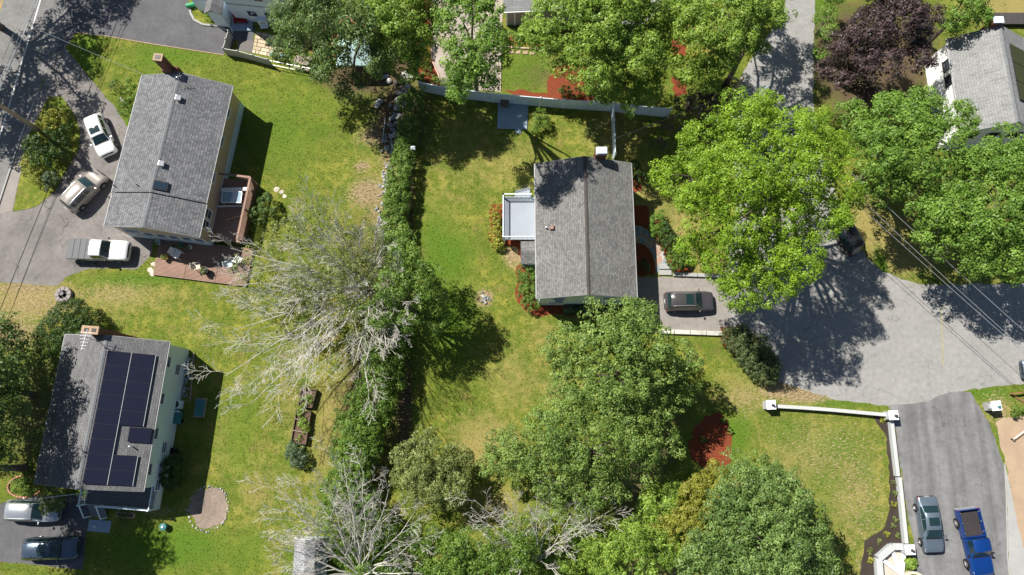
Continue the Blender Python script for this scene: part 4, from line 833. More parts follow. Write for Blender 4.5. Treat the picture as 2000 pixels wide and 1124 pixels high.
# street trees standing outside the frame whose shade falls on the road and roofs
tree('roadside_maple', 'roadside maple whose shade covers the street at the upper left', [(-110,-60,74,9),(-60,-130,70,9),(-150,50,66,9),(0,-190,60,9),(-75,20,44,9),(-210,-20,80,9),(-190,120,60,8),(-90,-220,80,9.5),(-180,-130,80,9.5),(-260,60,70,9),(-120,110,46,8)], L_MAP, size=.3, clump=.7, tr=.3, cover=1.2)
tree('driveway_shade_tree', 'tree left of the frame shading the lower left driveway', [(-185,910,70,13),(-120,945,60,12.5),(-190,980,60,12),(-260,930,70,13),(-230,880,80,14),(-150,990,60,12)], L_MAP, size=.3, clump=.7, tr=.3)
def shrub(name, label, lobes, mat, size=.14, dens=30, clump=.28, cat='shrub', group=None, sq=.8, cover=1.1, up=.5, asp=.6):
    w_ = [l[2]**2 for l in lobes]; pts = [P(l[0], l[1], l[3]) for l in lobes]; b = sum((p*k for p, k in zip(pts, w_)), Vector())/sum(w_); b.z = 0
    o = thing(name, label, cat, b, 0, group); L = px_lobes(lobes, b, sq)
    m = MB()
    for x, y, z, r, q in L: m.tube([(x*.3, y*.3, 0), (x*.7, y*.7, z*.6), (x, y, z+r*q*.4)], [.06, .04, .02], 5)
    m.obj('stem', BARK, o, smooth=60)
    leaves('foliage', L, mat, o, size, dens, clump, up, len(TREES)+101, asp, cover); TREES.append(o); return o
shrub('yew', 'big dark green yew beside the stone fire pit', [(140,625,38,1.7),(165,635,32,1.6),(115,650,36,1.6),(150,665,38,1.8),(100,675,24,1.2),(175,655,24,1.3)], L_YEW, .16, 30, .36)
shrub('golden_cypress', 'golden yellow cypress at the top of the green island', [(105,237,24,1.6),(92,255,18,1.2),(118,228,14,1.2)], L_GLD, .16, 30, .32)
shrub('island_spruce', 'dark green feathery spruce in the middle of the island', [(98,282,32,1.6),(75,290,26,1.3),(120,290,24,1.3),(90,310,28,1.2),(125,262,20,1.3)], L_YEW, .2, 28, .4)
shrub('island_laurel', 'lighter green shrub at the lower end of the island', [(62,330,20,.8),(80,345,20,.8),(55,315,14,.7)], L_YEL, .16, 28, .3)
shrub('island_holly', 'blue-green small shrub beside the bronze suv on the island', [(100,350,17,.8),(92,362,10,.6)], L_BLU, .14, 28, .25)
shrub('house_yew', 'rounded dark shrub at the upper corner of the tan house', [(227,173,17,.9)], L_IVY, .13, 28, .25); shrub('house_rhododendron', 'upright green shrub against the tan house corner', [(256,165,13,.9),(258,185,14,.9)], L_LIT, .14, 28, .26); shrub('house_azalea', 'green shrub halfway along the tan house front', [(245,215,16,.9),(240,200,10,.7)], L_IVY, .13, 28, .25)
shrub('parking_lot_juniper', 'low green shrub in the bed beside the pale house', [(408,36,9,.5)], L_LIT, .12, 24, .2)
shrub('round_boxwood', 'round pale green boxwood in the shaded lawn near the white fence', [(1163,253,19,.8)], L_OLV, .12, 36, .22)
shrub('fence_lilac', 'loose dark green lilac right of the concrete slab', [(1055,228,16,1.1),(1062,242,14,.9),(1050,248,10,.7)], L_IVY, .15, 24, .3); shrub('small_hydrangea', 'small light green shrub below the lilac near the slab', [(1046,257,9,.5)], L_LIT, .12, 26, .2)
shrub('deck_euonymus', 'yellow-green variegated hedge along the left side of the rear deck', [(968,412,11,.7),(966,428,12,.7),(967,445,12,.7),(968,460,13,.7),(972,476,12,.6)], L_GLD, .14, 34, .22)
shrub('arborvitae', 'dark columnar arborvitae at the front corner of the central house', [(1248,350,14,2.4,1.5)], L_YEW, .14, 34, .26); shrub('corner_yew', 'dark clipped yew above the arborvitae', [(1238,325,12,.9)], L_YEW, .13, 30, .22)
shrub('front_rhododendron', 'shaded green rhododendron left of the front walk', [(1283,432,14,1.0),(1278,450,12,.9),(1290,420,10,.9)], L_MAP, .15, 28, .26)
shrub('walk_yew', 'dark spreading yew along the flagstone walk', [(1300,460,16,.9),(1312,480,18,.9),(1296,445,12,.9),(1322,470,14,.9)], L_YEW, .14, 32, .26); shrub('walk_boxwood', 'rounded clipped boxwood at the foot of the flagstone walk', [(1322,506,22,.8),(1330,495,18,.8)], L_IVY, .10, 44, .2)
shrub('red_bed_yew', 'round dark shrub in the red mulch quarter circle', [(1256,522,13,.7)], L_YEW, .12, 34, .22)
shrub('back_corner_hedge', 'clipped dark hedge beside the rear corner of the central house', [(1030,530,18,.7),(1029,550,18,.7),(1030,572,18,.7),(1036,592,17,.7)], L_IVY, .10, 44, .22); shrub('hosta_row', 'low row of pale hostas below the central house wall', [(1108+k*11, 604+(k % 2), 8, .3) for k in range(9)], L_BLU, .18, 24, .2)
shrub('street_hedge', 'long clipped dark hedge between lawn and cul-de-sac', [(1428,660,20,.8),(1445,672,26,.85),(1462,688,30,.9),(1480,706,30,.9),(1494,726,24,.85),(1450,655,18,.8),(1475,678,26,.9),(1500,712,20,.8),(1505,738,14,.7)], L_HED, .13, 30, .24, 'hedge')
shrub('bed_shrub', 'leafy green shrub just below the raised beds', [(577,884,15,.7),(585,898,14,.6),(572,872,9,.5)], L_BLU, .16, 26, .28)
shrub('shade_shrub', 'dark round shrub in the shade right of the solar house', [(332,918,22,1.0),(345,905,16,.9),(335,935,16,.8)], L_YEW, .15, 30, .3)
shrub('driveway_shrub', 'green shrub beside the hood of the silver suv', [(102,968,16,1.1),(112,985,12,.9),(95,990,10,1.2)], L_OLV, .16, 26, .28)
shrub('ring_bed_shrub', 'low dark shrub inside the brick ring bed', [(45,945,16,.5),(60,950,14,.5)], L_IVY, .14, 26, .25)
shrub('sand_shrub', 'round green shrub at the edge of the tan sand', [(1986,804,11,.5)], L_IVY, .13, 30, .22)
shrub('pillar_weed', 'tuft of grass below the white pillar', [(1778,1100,9,.2)], L_LIT, .2, 24, .2)
shrub('vine_hedge', 'dense vine covered hedge along the lot boundary', [(815,186,20,1.2),(808,205,22,1.2),(802,225,24,1.3),(798,245,22,1.2),(795,262,24,1.2),(792,282,22,1.2),(790,300,22,1.2),(786,318,24,1.2),(783,335,26,1.2),(780,352,26,1.2),(778,370,26,1.2),(776,388,26,1.2),(775,405,26,1.2),(773,423,26,1.2),(772,440,26,1.2),(771,458,26,1.2),(770,475,26,1.2),(768,500,26,1.2),(790,205,18,1.1),(762,390,14,1.0),(762,430,14,1.0)], L_IVY, .19, 26, .36, 'hedge', None, .9)
shrub('lower_boundary_hedge', 'tall dark green hedge along the boundary below the bare tree', [(755,600,30,2.0),(750,630,32,2.0),(745,660,36,2.0),(755,690,36,2.0),(750,715,36,2.0),(745,745,38,2.0),(735,770,38,2.0),(728,795,38,2.0),(718,820,36,2.0),(710,845,36,2.0),(705,870,36,2.0),(698,895,32,1.8),(692,920,30,1.8),(688,950,30,1.6),(690,800,28,1.6),(680,840,26,1.5),(672,880,22,1.4),(775,680,18,1.4),(770,740,22,1.6)], L_IVY, .2, 26, .42, 'hedge', None, .9)
shrub('shed_undergrowth', 'green undergrowth below the bare tree beside the shed', [(670,960,34,1.4),(710,990,34,1.4),(660,1010,30,1.2),(740,1040,34,1.4),(690,1060,36,1.4),(770,1080,34,1.4),(720,1100,40,1.4),(700,940,24,1.2)], L_IVY, .2, 24, .4)
shrub('woodland_undergrowth', 'green undergrowth around the foot of the leafless oak', [(1010,1030,26,1.0),(1060,1050,30,1.1),(1110,1075,30,1.1),(1040,1095,30,1.1),(1140,1045,24,1.0),(1085,1020,22,.9),(980,1060,24,1.0),(1120,1110,30,1.1)], L_LIT, .2, 22, .4)
shrub('red_bed_maple_shade', 'light green shrub at the upper edge of the lower right oak', [(1478,905,20,1.4),(1500,915,18,1.3),(1455,915,16,1.2)], L_OAK, .18, 26, .34)
shrub('fence_azalea', 'green azalea in the red mulch behind the white fence', [(1105,180,14,.7),(1125,182,12,.7)], L_IVY, .14, 28, .25); shrub('fence_hosta', 'bright green hosta clump behind the white fence', [(1148,178,12,.5),(1158,172,9,.5)], L_LIT, .18, 24, .24); shrub('fence_spirea', 'reddish green shrub at the right end of the mulch', [(1175,175,14,.7)], L_OLV, .14, 26, .26)
for i, (x, y, r_) in enumerate(((832,70,11),(834,88,12),(830,104,12),(828,122,11))): shrub('edging_shrub', ['topmost','second from top','third from top','lowest'][i]+' of the yellow-green shrubs edging the gravel pad', [(x, y, r_, .5)], L_GLD, .15, 26, .24, group='shrubs edging the gravel pad')
shrub('bed_perennials', 'low green perennials in red mulch left of the white fence end', [(835,140,11,.5),(848,158,10,.4),(820,150,10,.5),(866,162,8,.4)], L_IVY, .15, 26, .24)
shrub('patio_corner_bush', 'leafy green bush beside the wooden deck under the bare tree', [(520,395,16,1.0),(505,420,18,1.0),(535,415,10,.8)], L_DRK, .18, 26, .34)
# bare tree builder
def bare_tree(name, label, base, fork_z, tips, seed, r0=.24, lv=3, leafmat_=None, leaf_lobes=None, twig=1.0, kids=(6, 6, 5), cover=.35):
    rd = random.Random(seed); b = P(*base); o = thing(name, label, 'tree', b); top = Vector((0, 0, fork_z))
    MB().tube([(0, 0, -.1), (.05, .03, fork_z*.5), top], [r0*1.4, r0, r0*.9], 9).obj('trunk', BARK, o, smooth=60)
    def grow(m, a, e, ra, lvl):
        d = e-a; L = d.length; n = 4 if lvl >= 1 else 2; pts = [a]; dn = d/L
        for i in range(1, n+1): pts.append(a.lerp(e, i/n)+Vector((rd.uniform(-1, 1), rd.uniform(-1, 1), rd.uniform(-.6, .8)))*L*(.035 if i < n else 0))
        m.tube(pts, [max(.011, ra*(1-.82*i/n)) for i in range(n+1)], 5 if lvl > 1 else 3, cap=False)
        if lvl == 0: return
        k = kids[3-lvl] if lvl <= 3 else 7
        for i in range(k):
            t_ = .22+.78*(i+rd.random()*.8)/k; t_ = min(t_, .98); q = t_*n; j = min(int(q), n-1); s_ = pts[j].lerp(pts[j+1], q-j)
            ax = Vector((rd.uniform(-.6, .6), rd.uniform(-.6, .6), 1)).normalized() if rd.random() < .75 else Vector((rd.gauss(0, 1), rd.gauss(0, 1), rd.gauss(0, 1))).normalized()
            an = R(rd.uniform(24, 55))*(1 if (i+lvl) % 2 else -1); nd = Matrix.Rotation(an, 3, ax) @ dn; nd.z += rd.uniform(-.1, .28); nd.normalize()
            nl = L*rd.uniform(.26, .46)*(1.25-.6*t_)
            grow(m, s_, s_+nd*nl, max(.013, ra*(1-.82*t_)*.58), lvl-1)
    for px, py, z in tips:
        m = MB(); e = P(px, py, z)-b; grow(m, top-Vector((0, 0, rd.uniform(0, fork_z*.3))), e, r0*.34*twig, lv); m.obj('bare_limb', DEADBARK, o, smooth=70)
    if leaf_lobes: leaves('sparse_foliage', px_lobes(leaf_lobes, b, .7), leafmat_, o, .2, 18, .42, .5, seed, .6, cover, .35)
    TREES.append(o); return o
bare_tree('half_dead_tree', 'big half-dead tree with bleached bare branches between the two lots', (735,575), 3.0, [(600,400,9),(575,445,9),(450,485,8),(440,560,8),(455,645,8),(490,605,8.5),(515,690,8.5),(440,735,7.5),(490,790,7),(565,770,7.5),(605,670,8.5),(690,715,8.5),(755,680,8),(800,590,9),(785,530,9.5),(750,480,10),(700,450,10.5),(650,420,10),(720,765,7),(540,540,9),(640,480,11),(780,650,8),(735,435,9.5),(625,560,10.5),(690,560,11),(720,620,10)], 5, .32, 3, L_OLV,
  [(720,480,52,6.6),(690,540,56,6.6),(745,530,46,6.4),(690,620,44,5.6),(655,470,50,6),(640,540,60,5.8),(760,470,36,6.4),(560,480,56,4.4),(510,530,54,4),(600,560,56,5),(560,590,50,4),(600,440,50,5.5),(500,590,30,3.4),(720,590,40,6)], kids=(8, 7, 5), cover=.6, twig=1.0)
bare_tree('dead_tree', 'bleached leafless tree rising beside the garden shed', (715,1115), 2.4, [(545,960,7),(600,940,7.5),(670,895,7.5),(710,920,8),(760,955,7.5),(810,1000,7),(825,1050,6.5),(820,1120,6.5),(530,1070,6.5),(520,1120,6),(600,1000,8),(640,960,8),(690,1000,9),(740,1020,8.5),(560,1010,7),(780,1090,7)], 9, .26, 3, None, None, kids=(7, 6, 5))
bare_tree('leafless_oak', 'grey leafless oak at bottom centre with a few yellow leaves', (1050,1085), 2.2, [(925,975,6),(930,1010,6),(990,960,6.5),(1050,960,7),(1100,940,7),(1160,950,7),(1205,990,6.5),(1150,1010,7),(1100,1060,7),(960,1060,6),(1000,1110,6.5),(1090,1120,6.5),(1040,1000,7.5)], 21, .22, 3, L_YEL, [(1080,1040,26,4),(1040,1050,22,4)], kids=(7, 6, 4), cover=.3)
# ---------------------------------------------------------------- fences, walls, garden things
fe = thing('white_vinyl_fence', 'long white vinyl privacy fence across the back of the central yard', 'fence', P(1060, 208))
fl = [(822,178),(872,188),(917,194),(963,200),(1009,204),(1055,208),(1101,212),(1145,215),(1194,218),(1235,223),(1269,226),(1303,229)]
def fence(par, pxs, h, pmat, capm=None, lowfrom=None):
    q = [P(*p)-par.location for p in pxs]
    for i, (a, b) in enumerate(zip(q, q[1:])):
        hh = h; d = (b-a).normalized(); L = (b-a).length
        c = (a+b)/2; f = MB().bar(a+d*.07+Vector((0, 0, .06+(hh-.06)/2)), b-d*.07+Vector((0, 0, .06+(hh-.06)/2)), .04, hh-.06).obj('fence_panel', pmat, par)
        MB().bar(a+d*.07+Vector((0, 0, hh+.02)), b-d*.07+Vector((0, 0, hh+.02)), .07, .08).obj('rail', pmat, f); MB().bar(a+d*.07+Vector((0, 0, .1)), b-d*.07+Vector((0, 0, .1)), .06, .12).obj('rail', pmat, f)
    for a in q:
        p_ = box(a+Vector((0, 0, (h+.12)/2)), (.12, .12, h+.12)).obj('post', pmat, par); MB().lathe([(.11, 0), (.11, .03), (.02, .09)], 4, a+Vector((0, 0, h+.12)), Matrix.Rotation(math.pi/4, 3, 'Z')).obj('post_cap', capm or pmat, p_)
fence(fe, fl, 1.75, VINYL)
f2 = thing('white_side_fence', 'white vinyl fence run meeting the back fence beside the chimney', 'fence', P(1196, 262)); fence(f2, [(1194,222),(1195,250),(1196,280),(1197,314)], 1.7, VINYL)
f3 = thing('grey_panel_fence', 'grey panel fence around the corner of the pale house patio', 'fence', P(445, 108)); fence(f3, [(455,74),(450,90),(445,108),(473,113),(502,121),(531,129)], 1.2, plain('grey_fence_boards', (.42, .42, .41), .8, .15, 6))
f4 = thing('thin_rail_fence', 'thin grey rail fence continuing below the patio chairs', 'fence', P(580, 138))
q = [P(*p)-f4.location for p in ((533,129),(566,136),(598,142),(632,148))]
for a in q: box(a+Vector((0, 0, .55)), (.05, .05, 1.1)).obj('post', STEEL, f4)
for a, b in zip(q, q[1:]): MB().bar(a+Vector((0, 0, 1.05)), b+Vector((0, 0, 1.05)), .05, .05).obj('rail', STEEL, f4); MB().bar(a+Vector((0, 0, .2)), b+Vector((0, 0, .2)), .03, .03).obj('rail', STEEL, f4)
# slab and storage box
sb = sheet('garden_slab', [(973,199),(1032,201),(1030,254),(971,251)], .10, CONCB, 0); bpy.data.objects.remove(sb)
sb = thing('garden_slab', 'square blue-grey concrete slab in the shaded back lawn', 'slab', P(1001, 227)); cc = [P(*p)-sb.location for p in ((973,201),(1032,204),(1029,254),(971,252))]
MB().prism([(k.x, k.y) for k in cc], 0, .12).obj('slab', CONCB, sb, bevel=.02); box((.55, cc[2].y-.2, .05), (.6, .4, .1)).obj('step', CONCB, sb)
bx_ = thing('storage_box', 'small brown lidded box on the slab against the white fence', 'box', P(986, 206), -.05); bw = plain('brown_resin', (.13, .10, .085), .6)
box((0, 0, .42), (.75, .55, .6)).obj('body', bw, bx_, bevel=.03); box((0, 0, .76), (.82, .62, .09)).obj('lid', bw, bx_, bevel=.03)
# bird feeder post
bf = thing('bird_house', 'pale blue bird house on a post beside the vine hedge', 'bird house', P(812, 304)); MB().tube([(0, 0, 0), (0, 0, 1.6)], .04, 7).obj('post', STEEL, bf); box((0, 0, 1.75), (.32, .3, .34)).obj('house_box', plain('pale_blue_paint', (.5, .62, .68), .6), bf); MB().add([(-.22, -.2, 1.9), (.22, -.2, 1.9), (.22, .2, 1.9), (-.22, .2, 1.9), (-.22, 0, 2.06), (.22, 0, 2.06)], [(0, 1, 5, 4), (3, 4, 5, 2), (0, 4, 3), (1, 2, 5), (0, 3, 2, 1)]).obj('roof', VINYL, bf)
# stone wall boulders
ROCKS = []
for k in range(7):
    m = MB(); g = random.Random(k); n = 8
    for lat, rr in ((-.5, .75), (0, 1), (.45, .85), (.8, .45)):
        for j in range(n): a = 6.283*j/n; r_ = rr*g.uniform(.78, 1.12); m.v.append((math.cos(a)*r_, math.sin(a)*r_*.8, lat*.8*g.uniform(.85, 1.1)))
    for i in range(3):
        for j in range(n): m.f.append((i*n+j, i*n+(j+1) % n, (i+1)*n+(j+1) % n, (i+1)*n+j))
    m.f.append(tuple(range(3*n, 4*n))); m.f.append(tuple(range(n-1, -1, -1)))
    o = m.obj('stone', STONE); ROCKS.append(o.data); bpy.data.objects.remove(o)
    me2 = ROCKS[-1].copy(); me2.materials[0] = STONED; ROCKS.append(me2)
def rock(par, p, s, sz=None):
    o = bpy.data.objects.new('stone', random.choice(ROCKS)); COL.objects.link(o); o.parent = par; o.location = p; o.scale = (s*random.uniform(.8, 1.25), s*random.uniform(.8, 1.2), (sz or s)*random.uniform(.7, 1)); o.rotation_euler = (random.uniform(-.3, .3), random.uniform(-.3, .3), random.uniform(0, 6.28)); return o
sw = thing('boulder_wall', 'tumbled boulder wall in shade between the patio tree and white fence', 'stone wall', P(778, 220))
path = [(812,148),(800,146),(789,165),(787,180),(783,200),(777,215),(772,232),(770,250),(766,268),(770,280),(764,295),(760,305)]
for (ax, ay), (bx, by) in zip(path, path[1:]):
    for k in range(9):
        t_ = random.random(); p = P(ax+(bx-ax)*t_+random.gauss(0, 7), ay+(by-ay)*t_+random.gauss(0, 4))-sw.location; p.z = random.uniform(.05, .28); rock(sw, p, random.choice((.10, .14, .18, .22, .28, .36))*random.uniform(.85, 1.15))
for x, y in ((742,200),(738,207),(753,152),(760,160)): p = P(x, y)-sw.location; p.z = .15; rock(sw, p, random.uniform(.3, .5))
s2 = thing('rubble_edging', 'line of small broken stones along the sunny side of the vine hedge', 'stone edging', P(750, 380))
for k in range(70):
    t_ = random.random(); p = P(756-14*t_+random.gauss(0, 5), 318+125*t_)-s2.location; p.z = .06; rock(s2, p, random.uniform(.08, .2))
pp = thing('white_pipe', 'pale metal pipe lying beside the boulder wall', 'pipe', P(750, 255)); MB().tube([P(753, 232)-pp.location+Vector((0, 0, .1)), P(747, 281)-pp.location+Vector((0, 0, .1))], .05, 8).obj('pipe', STEEL, pp)
sp = thing('stone_pile', 'small ring of pale stones on the sunny back lawn', 'stone pile', P(947, 582))
for k in range(14): a = random.uniform(0, 6.28); r_ = random.uniform(.1, .6); rock(sp, Vector((math.cos(a)*r_, math.sin(a)*r_, .07)), random.uniform(.08, .2))
sr = thing('stone_ring', 'broken ring of small stones around the bare dirt patch', 'stone ring', P(407, 993))
for k in range(44): a = 6.283*k/44+random.uniform(-.05, .05); rock(sr, Vector((math.cos(a)*1.85*random.uniform(.93, 1.05), math.sin(a)*1.95*random.uniform(.93, 1.05), .03)), random.uniform(.05, .13))
bo = thing('boulder', 'round tan boulder on the dry lawn above the bottom oak', 'boulder', P(1543, 942)); o = rock(bo, Vector((0, 0, .25)), .65); o.data = o.data.copy(); o.data.materials[0] = plain('tan_boulder', (.42, .31, .22), .9, .25, 6, .6); o.name = 'boulder_body'
for i, (x, y) in enumerate(((300,517),(294,528),(297,536),(541,371),(551,376),(556,384),(335,155),(238,195))):
    ss = thing('stepping_stone', ['upper pale stepping stone at the brown patio corner','middle pale stepping stone at the brown patio corner','lowest pale stepping stone at the brown patio corner','topmost pale stone right of the lattice deck','middle pale stone right of the lattice deck','lowest pale stone right of the lattice deck','flat pale stone near the tan house chimney','flat stone between shrubs beside the tan house'][i], 'stone', P(x, y), 0, 'flat pale stepping stones')
    o = rock(ss, Vector((0, 0, .02)), random.uniform(.24, .34), .06); o.data = o.data.copy(); o.data.materials[0] = plain('pale_stone', (.55, .50, .42), .9, .2); o.name = 'flat_stone'
# flagstone walk: every stone a piece of its own
fw = bpy.data.objects.new('flagstone_walk', None); COL.objects.link(fw); fw['kind'] = 'structure'
inn = [(1238,474),(1250,475),(1260,479),(1268,487),(1274,497),(1278,509),(1280,522),(1281,534)]
out = [(1238,440),(1253,443),(1265,450),(1276,462),(1286,476),(1295,490),(1301,505),(1305,520)]
sheet('walk_mortar', inn+out[::-1], .018, plain('pale_mortar', (.42, .40, .37), .9), 0, parent=fw)
for i in range(7):
    n = 3
    cuts = [0]+sorted(random.uniform(.25, .75) if n == 2 else (k+random.uniform(-.12, .12))/n for k in range(1, n))+[1]
    for a, b in zip(cuts, cuts[1:]):
        def q(j, t_): return P(inn[j][0]+(out[j][0]-inn[j][0])*t_, inn[j][1]+(out[j][1]-inn[j][1])*t_)
        pts = [q(i, a), q(i, b), q(i+1, min(1, b+random.uniform(-.06, .06))), q(i+1, max(0, a+random.uniform(-.06, .06)))]; c = sum(pts, Vector())/4
        pts = [c+(k-c)*.86 for k in pts]
        MB().prism([(k.x, k.y) for k in pts], .0, .045+random.uniform(0, .012)).obj('flagstone', random.choice([FLAGR, FLAGB, FLAGB, STONE, SAND]), fw)
st_ = thing('walk_steps', 'two wide grey concrete steps between flagstone walk and driveway', 'steps', P(1298, 528))
for i, (y, z) in enumerate(((522, .30), (533, .16))):
    a = P(1286, y)-st_.location; b = P(1311, y)-st_.location; MB().box(((a.x+b.x)/2, a.y, z/2), (b.x-a.x, .52, z)).obj('step', CONC, st_, bevel=.015)
w1 = thing('stone_kerb_wall', 'low pale stone blocks along the upper edge of the beige driveway', 'stone edging', P(1360, 537))
for k in range(4): a = P(1314+k*24, 537+k*.8)-w1.location; b = P(1337+k*24, 537.8+k*.8)-w1.location; MB().bar(a+Vector((0, 0, .14)), b+Vector((0, 0, .14)), .36, .28).obj('stone_block', CONC, w1, bevel=.03)
w2 = thing('retaining_wall', 'weathered block wall along the lower edge of the beige driveway', 'retaining wall', P(1348, 649))
for k in range(4): a = P(1286+k*31, 648+k*1.2)-w2.location; b = P(1316+k*31, 649+k*1.2)-w2.location; MB().bar(a+Vector((0, 0, .12)), b+Vector((0, 0, .12)), .42, .34).obj('wall_block', plain('stained_block', (.48, .46, .42), .9, .35, 3), w2, bevel=.03)
# white capped entrance walls with pillars
def pillar(label, px, py, s=.85, h=1.1):
    o = thing('gate_pillar', label, 'pillar', P(px, py), .03, 'white capped wall pillars'); box((0, 0, h/2), (s*.85, s*.85, h)).obj('shaft', GREYPAINT, o, bevel=.01); box((0, 0, h+.05), (s, s, .1)).obj('cap', WHITE, o, bevel=.015)
    MB().lathe([(.10, 0), (.13, .03), (.06, .08), (.12, .2), (.10, .3), (.03, .36)], 10, (.12, -.05, h+.1)).obj('lamp', DARKMETAL, o, smooth=50)
pillar('white capped pillar at the hedge end of the long wall', 1497, 792); pillar('white capped pillar at the corner of entrance drive and wall', 1732, 812); pillar('white capped pillar at the corner of the white planter', 1763, 1070)
def lowwall(label, pxs, wd=.32, h=.55, name='low_wall', mat=None):
    o = thing(name, label, 'wall', P(*pxs[0])); q = [P(*p)-o.location for p in pxs]
    for i_, (a, b) in enumerate(zip(q, q[1:])):
        d = (b-a).normalized(); h = h+.004*(1 if i_ % 2 else -1)
        s_ = MB().bar(a+Vector((0, 0, h/2-.03)), b+Vector((0, 0, h/2-.03)), wd*.8, h-.06).obj('wall_section', GREYPAINT, o); MB().bar(a-d*.001+Vector((0, 0, h)), b+d*.001+Vector((0, 0, h)), wd, .09).obj('coping', mat or VINYL, s_, bevel=.012)
lowwall('long low white coped wall between dry lawn and cul-de-sac', [(1506,794),(1560,797),(1615,801),(1670,806),(1725,811)], mat=plain('pale_grey_coping', (.45, .46, .46), .7, .06))
lowwall('low white coped wall along the dark entrance driveway', [(1735,818),(1741,870),(1748,930)], mat=MATS['pale_grey_coping']); lowwall('lower continuation of the coped wall beside the grey sedan', [(1751,932),(1757,990),(1764,1060)], mat=MATS['pale_grey_coping'])
lowwall('angular white coped planter wall at the bottom right', [(1757,1066),(1737,1066),(1710,1089),(1713,1125),(1716,1180)], .55, .6, 'planter_wall', MATS['pale_grey_coping'])
sheet('planter_floor', [(1712,1092),(1738,1070),(1766,1072),(1766,1115),(1750,1180),(1716,1180)], .020, plain('beige_paving', (.50, .42, .36), .9, .15), 0)
br = thing('white_beams', 'white radiating beams in the planter corner at the bottom right', 'beams', P(1752, 1112))
hub = P(1758, 1122)-br.location
for zz_, x, y in ((.22,1716,1089),(.226,1738,1071),(.232,1763,1072)): a = P(x, y)-br.location; MB().bar(a+Vector((0, 0, zz_)), hub+Vector((0, 0, zz_)), .32, .2).obj('beam', WHITE, br, bevel=.015)
rg = thing('round_planter', 'round pale planter ring with yellow-green plants at the bottom edge', 'planter', P(1781, 1142)); MB().lathe([(1.15, 0), (1.15, .45), (.95, .45), (.95, .2)], 28).obj('ring', plain('cream_stone', (.58, .52, .42), .9, .12), rg, smooth=40); leaves('flowers', [(0, 0, .3, .85, .4)], L_GLD, rg, .14, 26, .22, .5, 77)
mb = thing('mailbox_pillar', 'pale concrete mailbox pillar on the grass by the entrance drive', 'mailbox', P(1928, 794), .08); box((0, 0, .6), (.75, .75, 1.2)).obj('shaft', CONC, mb, bevel=.01); box((0, 0, 1.24), (.88, .88, .1)).obj('cap', WHITE, mb, bevel=.02); box((.15, -.1, 1.38), (.2, .2, .2)).obj('lamp', TEAL, mb); box((-.45, 0, .95), (.12, .4, .3)).obj('letter_slot', GREYPAINT, mb)
tb = thing('rusty_sawhorse', 'rusty brown timber barrier on the grass at the right edge', 'barrier', P(1990, 772)); MB().bar((-.9, .1, .5), (2.5, .5, .5), .14, .14).obj('rail', plain('rust_brown_timber', (.22, .12, .05), .9), tb); MB().box((-.85, .1, .25), (.14, .14, .5)).obj('leg', MATS['rust_brown_timber'], tb); MB().bar((-.7, .0, .06), (1.6, -1.4, .06), .16, .12).obj('ground_beam', MATS['rust_brown_timber'], tb)
gp = thing('gate_pole', 'thin white pole gate crossing the tan sand at the right edge', 'pole', P(1972, 858)); MB().tube([(0, 0, .5), P(2030, 815)-gp.location+Vector((0, 0, .5))], .04, 7).obj('pole', WHITE, gp); MB().tube([(.1, 0, 0), (.1, 0, .55)], .05, 7).obj('post', DARKMETAL, gp)
# decks of the tan house
T = lambda H, x, y, z: H.ctr+Matrix.Rotation(H.rz, 3, 'Z') @ Vector((x, y, z))
dd = thing('brown_side_deck', 'red-brown raised deck with lattice screen beside the tan house', 'deck', A.ctr, A.rz)
q0 = A.loc(500, 355, 1.0); q1 = A.loc(475, 430, 1.0); yi, yo = -A.ww-.02, min(q0.y, q1.y)+.15; xt, xb = q0.x, A.loc(440, 470, 1.0).x; DZ1 = .95
def boards(par, x0, x1, y0, y1, z, along='y', mat=WOODR, w_=.14, name='deck_boards'):
    m = MB()
    if along == 'y':
        n = int((x1-x0)/w_)
        for k in range(n): m.box((x0+(k+.5)*w_, (y0+y1)/2, z-.02+random.uniform(-.003, .003)), (w_-.012, y1-y0, .04))
    else:
        n = int((y1-y0)/w_)
        for k in range(n): m.box(((x0+x1)/2, y0+(k+.5)*w_, z-.02+random.uniform(-.003, .003)), (x1-x0, w_-.012, .04))
    return m.obj(name, mat, par, kind='stuff')
boards(dd, xb, xt, yo, yi, DZ1); box(((xt+xb)/2, (yo+yi)/2, DZ1-.18), (xt-xb-.02, yi-yo-.02, .24)).obj('joist_frame', WOODG, dd)
for x in (xb+.1, (xb+xt)/2, xt-.1): box((x, yo+.08, (DZ1+1.1)/2), (.12, .12, DZ1+1.1)).obj('post', WOODR, dd)
MB().bar((xb, yo, DZ1+1.15), (xt, yo, DZ1+1.15), .2, .06).obj('hand_rail', WOODR, dd); MB().bar((xt, yo, DZ1+1.14), (xt, yi+.3, DZ1+1.14), .2, .06).obj('hand_rail', WOODR, dd)
def lattice(par, a, b, z0, z1, sp=.2, mat=WOODR):
    m = MB(); a = Vector(a); b = Vector(b); L = (b-a).length; d = (b-a)/L; H_ = z1-z0; s_ = -H_
    while s_ < L:
        for sg in (0, 1):
            u0, u1 = s_, s_+H_; za, zb = (z0, z1) if sg == 0 else (z1, z0)
            if u0 < 0: za += (zb-za)*(-u0)/H_; u0 = 0
            if u1 > L: zb -= (zb-za)*(u1-L)/max(1e-6, (u1-u0)); u1 = L
            if u1-u0 > .03: m.bar(a+d*u0+Vector((0, 0, za)), a+d*u1+Vector((0, 0, zb)), .02, .05, up=d.cross(Vector((0, 0, 1))))
        s_ += sp
    m.obj('lattice', mat, par, kind='stuff')
lattice(dd, (xb, yo-.02, 0), (xt, yo-.02, 0), .1, DZ1+1.1); lattice(dd, (xt, yo, 0), (xt, yo+1.6, 0), DZ1, DZ1+1.1)
